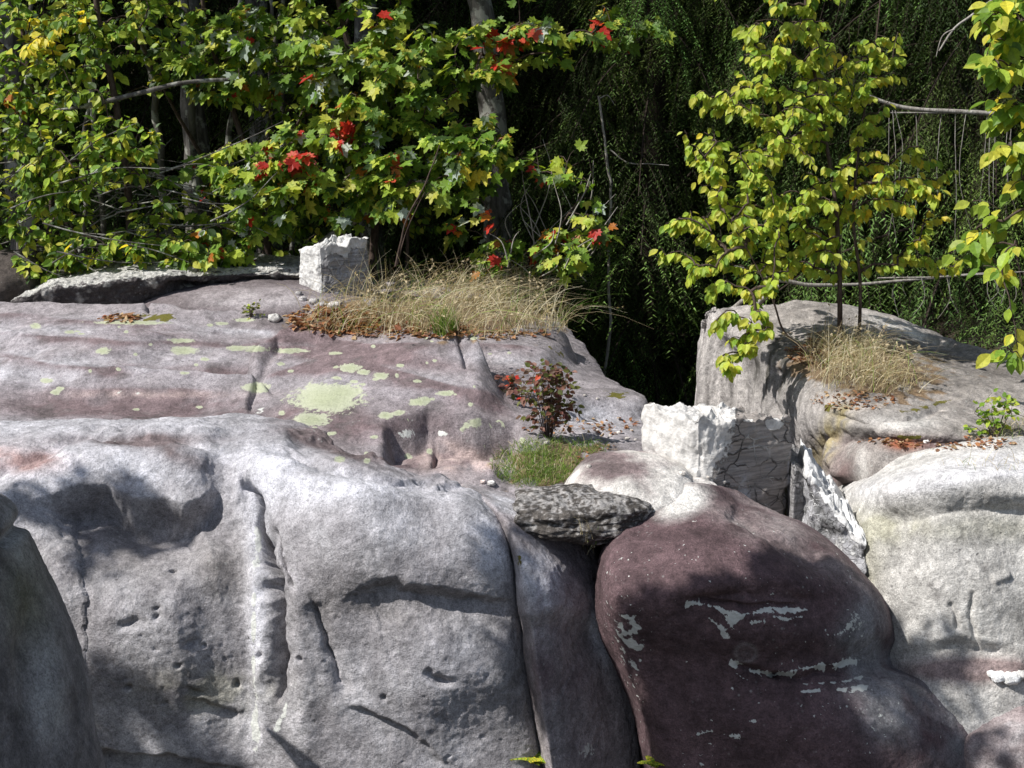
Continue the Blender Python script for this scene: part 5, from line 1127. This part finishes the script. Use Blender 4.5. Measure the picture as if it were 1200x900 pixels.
# ------------------------------------------------------------------ unseen tree added left of the camera, leaves placed to shade the lower rocks
def shade_pts(specs):
    out_ = []
    for px, py, rx, ry, n_ in specs:
        for _ in range(n_):
            a = RNG.uniform(0, 6.283); r_ = RNG.random() ** .5; h = hit(px + math.cos(a) * rx * r_, py + math.sin(a) * ry * r_)
            if h is not None: out_.append(h[0] + SUN * ((RNG.uniform(4.1, 4.7) - h[0][2]) / SUN[2]))
    return np.array(out_)
attO = shade_pts([(140, 626, 80, 24, 13), (900, 775, 170, 50, 70), (880, 860, 130, 50, 50), (680, 800, 50, 80, 34), (210, 898, 90, 8, 8), (1120, 850, 50, 40, 8), (1090, 765, 30, 20, 4)])
bo = np.array([-5.2, 1.6, gz(-5.2, 1.6) - .05])
stemsO = [([bo, bo + [.1, 0, 2.4], bo + [.3, .1, 4.4], bo + [.5, .2, 7]], .14, .06), ([bo + [.15, 0, 2.9], bo + [1.2, .5, 3.9], bo + [2.6, 1.0, 4.4], bo + [3.8, 1.3, 4.6]], .05, .015)]
tree('maple_tree', bo, stemsO, attO, 'maple', .095, ['green', 'dull'], [.6, .4], 'unseen maple added left of the view, its bough placed to shade the lower rocks', 'tree', barkmat=M_bark, per=5, droop=.5, tlen=.22)
# ------------------------------------------------------------------ small plants
def plant(name, px, py, h, n_st, leaf, ls, pal, pw, label, cat, spread=.5, per=8, mat=None):
    hp = hit(px, py); b = hp[0] if hp is not None else F(px, py, 5); st_ = []; att = []
    for k in range(n_st):
        a = RNG.uniform(0, 6.283); d = np.array([math.cos(a), math.sin(a) * .6, 0]) * spread * h * RNG.uniform(.2, 1); top = b + d + np.array([0, 0, h * RNG.uniform(.6, 1)])
        st_.append(([b + d * .2, b + d * .5 + [0, 0, h * .4], top], .0022, .001))
        for q_ in range(per // 2): att.append(b + d * RNG.uniform(.4, 1.3) + np.array([0, 0, h * RNG.uniform(.25, 1)]) + RNG.normal(0, .02, 3))
    return tree(name, b, st_, np.array(att), leaf, ls, pal, pw, label, cat, per=3, droop=.3, r_tip=.0008, tlen=.08)
PAL['maroon'] = [(.15, .06, .05), (.20, .09, .065), (.12, .07, .045), (.27, .14, .11)]; PAL['olive'] = [(.10, .12, .03), (.14, .15, .04)]
plant('bramble', 642, 512, .27, 15, 'ovate', .028, ['maroon', 'olive', 'red'], [.62, .37, .01], 'maroon leaved low bush growing from the green grass patch', 'bush', .42, 18)
plant('bramble', 612, 470, .12, 5, 'ovate', .032, ['maroon', 'olive', 'red'], [.6, .2, .2], 'small reddish shoot left of the maroon bush', 'bush', .9, 10)
plant('weed', 1168, 512, .13, 8, 'ovate', .025, ['green', 'lime'], [.6, .4], 'small bright green weed on the right rear rock near the edge', 'plant', .7, 12)
plant('weed', 293, 372, .07, 6, 'ovate', .018, ['olive', 'lime'], [.6, .4], 'tiny olive sprig at the foot of the smooth rock hump', 'plant', .5, 8)
def fern(px, py, size, label):
    hp = hit(px, py); b = hp[0] if hp is not None else F(px, py, 4.1); b = b + np.array([0, -.03, 0]); parts = []
    for k in range(9):
        a = RNG.uniform(-2.9, -.2) if k < 7 else RNG.uniform(0, 6.28); L = size * RNG.uniform(.6, 1); d = np.array([math.cos(a), math.sin(a) * .6, 0]); m_ = 26; t = np.linspace(.05, 1, m_)
        ctr = b + d * L * t[:, None] + np.array([0, 0, 1.])[None] * (L * (.55 * t - .35 * t * t))[:, None]; sd_ = unit(np.cross(d, [0, 0, 1.]))
        for sg_ in (-1, 1):
            c = pick(['green', 'lime', 'yellow'], [.4, .35, .25], m_); parts.append(place_leaves(leaf_tpl('quad'), ctr, np.tile(sd_ * sg_ + d * .4, (m_, 1)), np.tile([0, -.4, 1.], (m_, 1)), L * .30 * (1.05 - t) + .004, c))
    V, t, q, c = join(parts); o = obj('fern', mk_mesh('fern', V - b, [t, q], c, smooth=False), M_leaf, loc=b); tag(o, label, 'fern')
fern(632, 886, .12, 'small yellow green fern in the crack at the bottom centre')
fern(765, 890, .08, 'tiny dark green fern at the bottom beside the purple boulder')
# pebbles and stray leaves
def pebble(px, py, r, label, base=(.75, .73, .70), grp=None, sq=.7):
    hp = hit(px, py)
    if hp is None: return
    boulder('pebble', hp[0] + np.array([0, 0, r * .45]), (r, r * .8, r * sq), label, np.array(base), seed=int(px), nv=16, nu=24, rough=1.5, cat='stone', lump=.35, group=grp)
pebble(1085, 519, .012, 'single small white pebble on the purple band of the right rear rock')
pebble(576, 568, .014, 'small white stone at the left corner of the green grass patch')
pebble(566, 566, .010, 'smaller pinkish stone touching the small white stone by the grass patch', (.6, .5, .46))
pebble(322, 376, .03, 'small pale stone at the edge of the fallen leaves at the back', (.6, .58, .55))
for x, y, r_ in ((355, 352, .02), (368, 356, .028), (380, 360, .022), (350, 345, .018), (392, 362, .03), (400, 356, .018)): pebble(x, y, r_, 'small grey rubble stone at the foot of the white block', (.42, .40, .39), 'rubble at the foot of the white block')
for x, y, r_ in ((1170, 797, .025), (1185, 799, .03), (1198, 794, .022), (1162, 792, .015)): pebble(x, y, r_, 'white stone chip on the low rock below the pale boulder', (.8, .79, .76), 'white chips below the pale boulder')
for x, y in ((640, 520), (700, 468), (670, 466), (685, 464), (735, 515), (725, 508), (745, 516), (690, 548), (700, 505), (715, 512), (740, 505), (830, 560), (848, 566), (800, 556)): pebble(x, y, random.uniform(.006, .012), 'tiny chalky chip on the rock around the green grass patch', (.62, .58, .53), 'chalky chips around the grass patch')
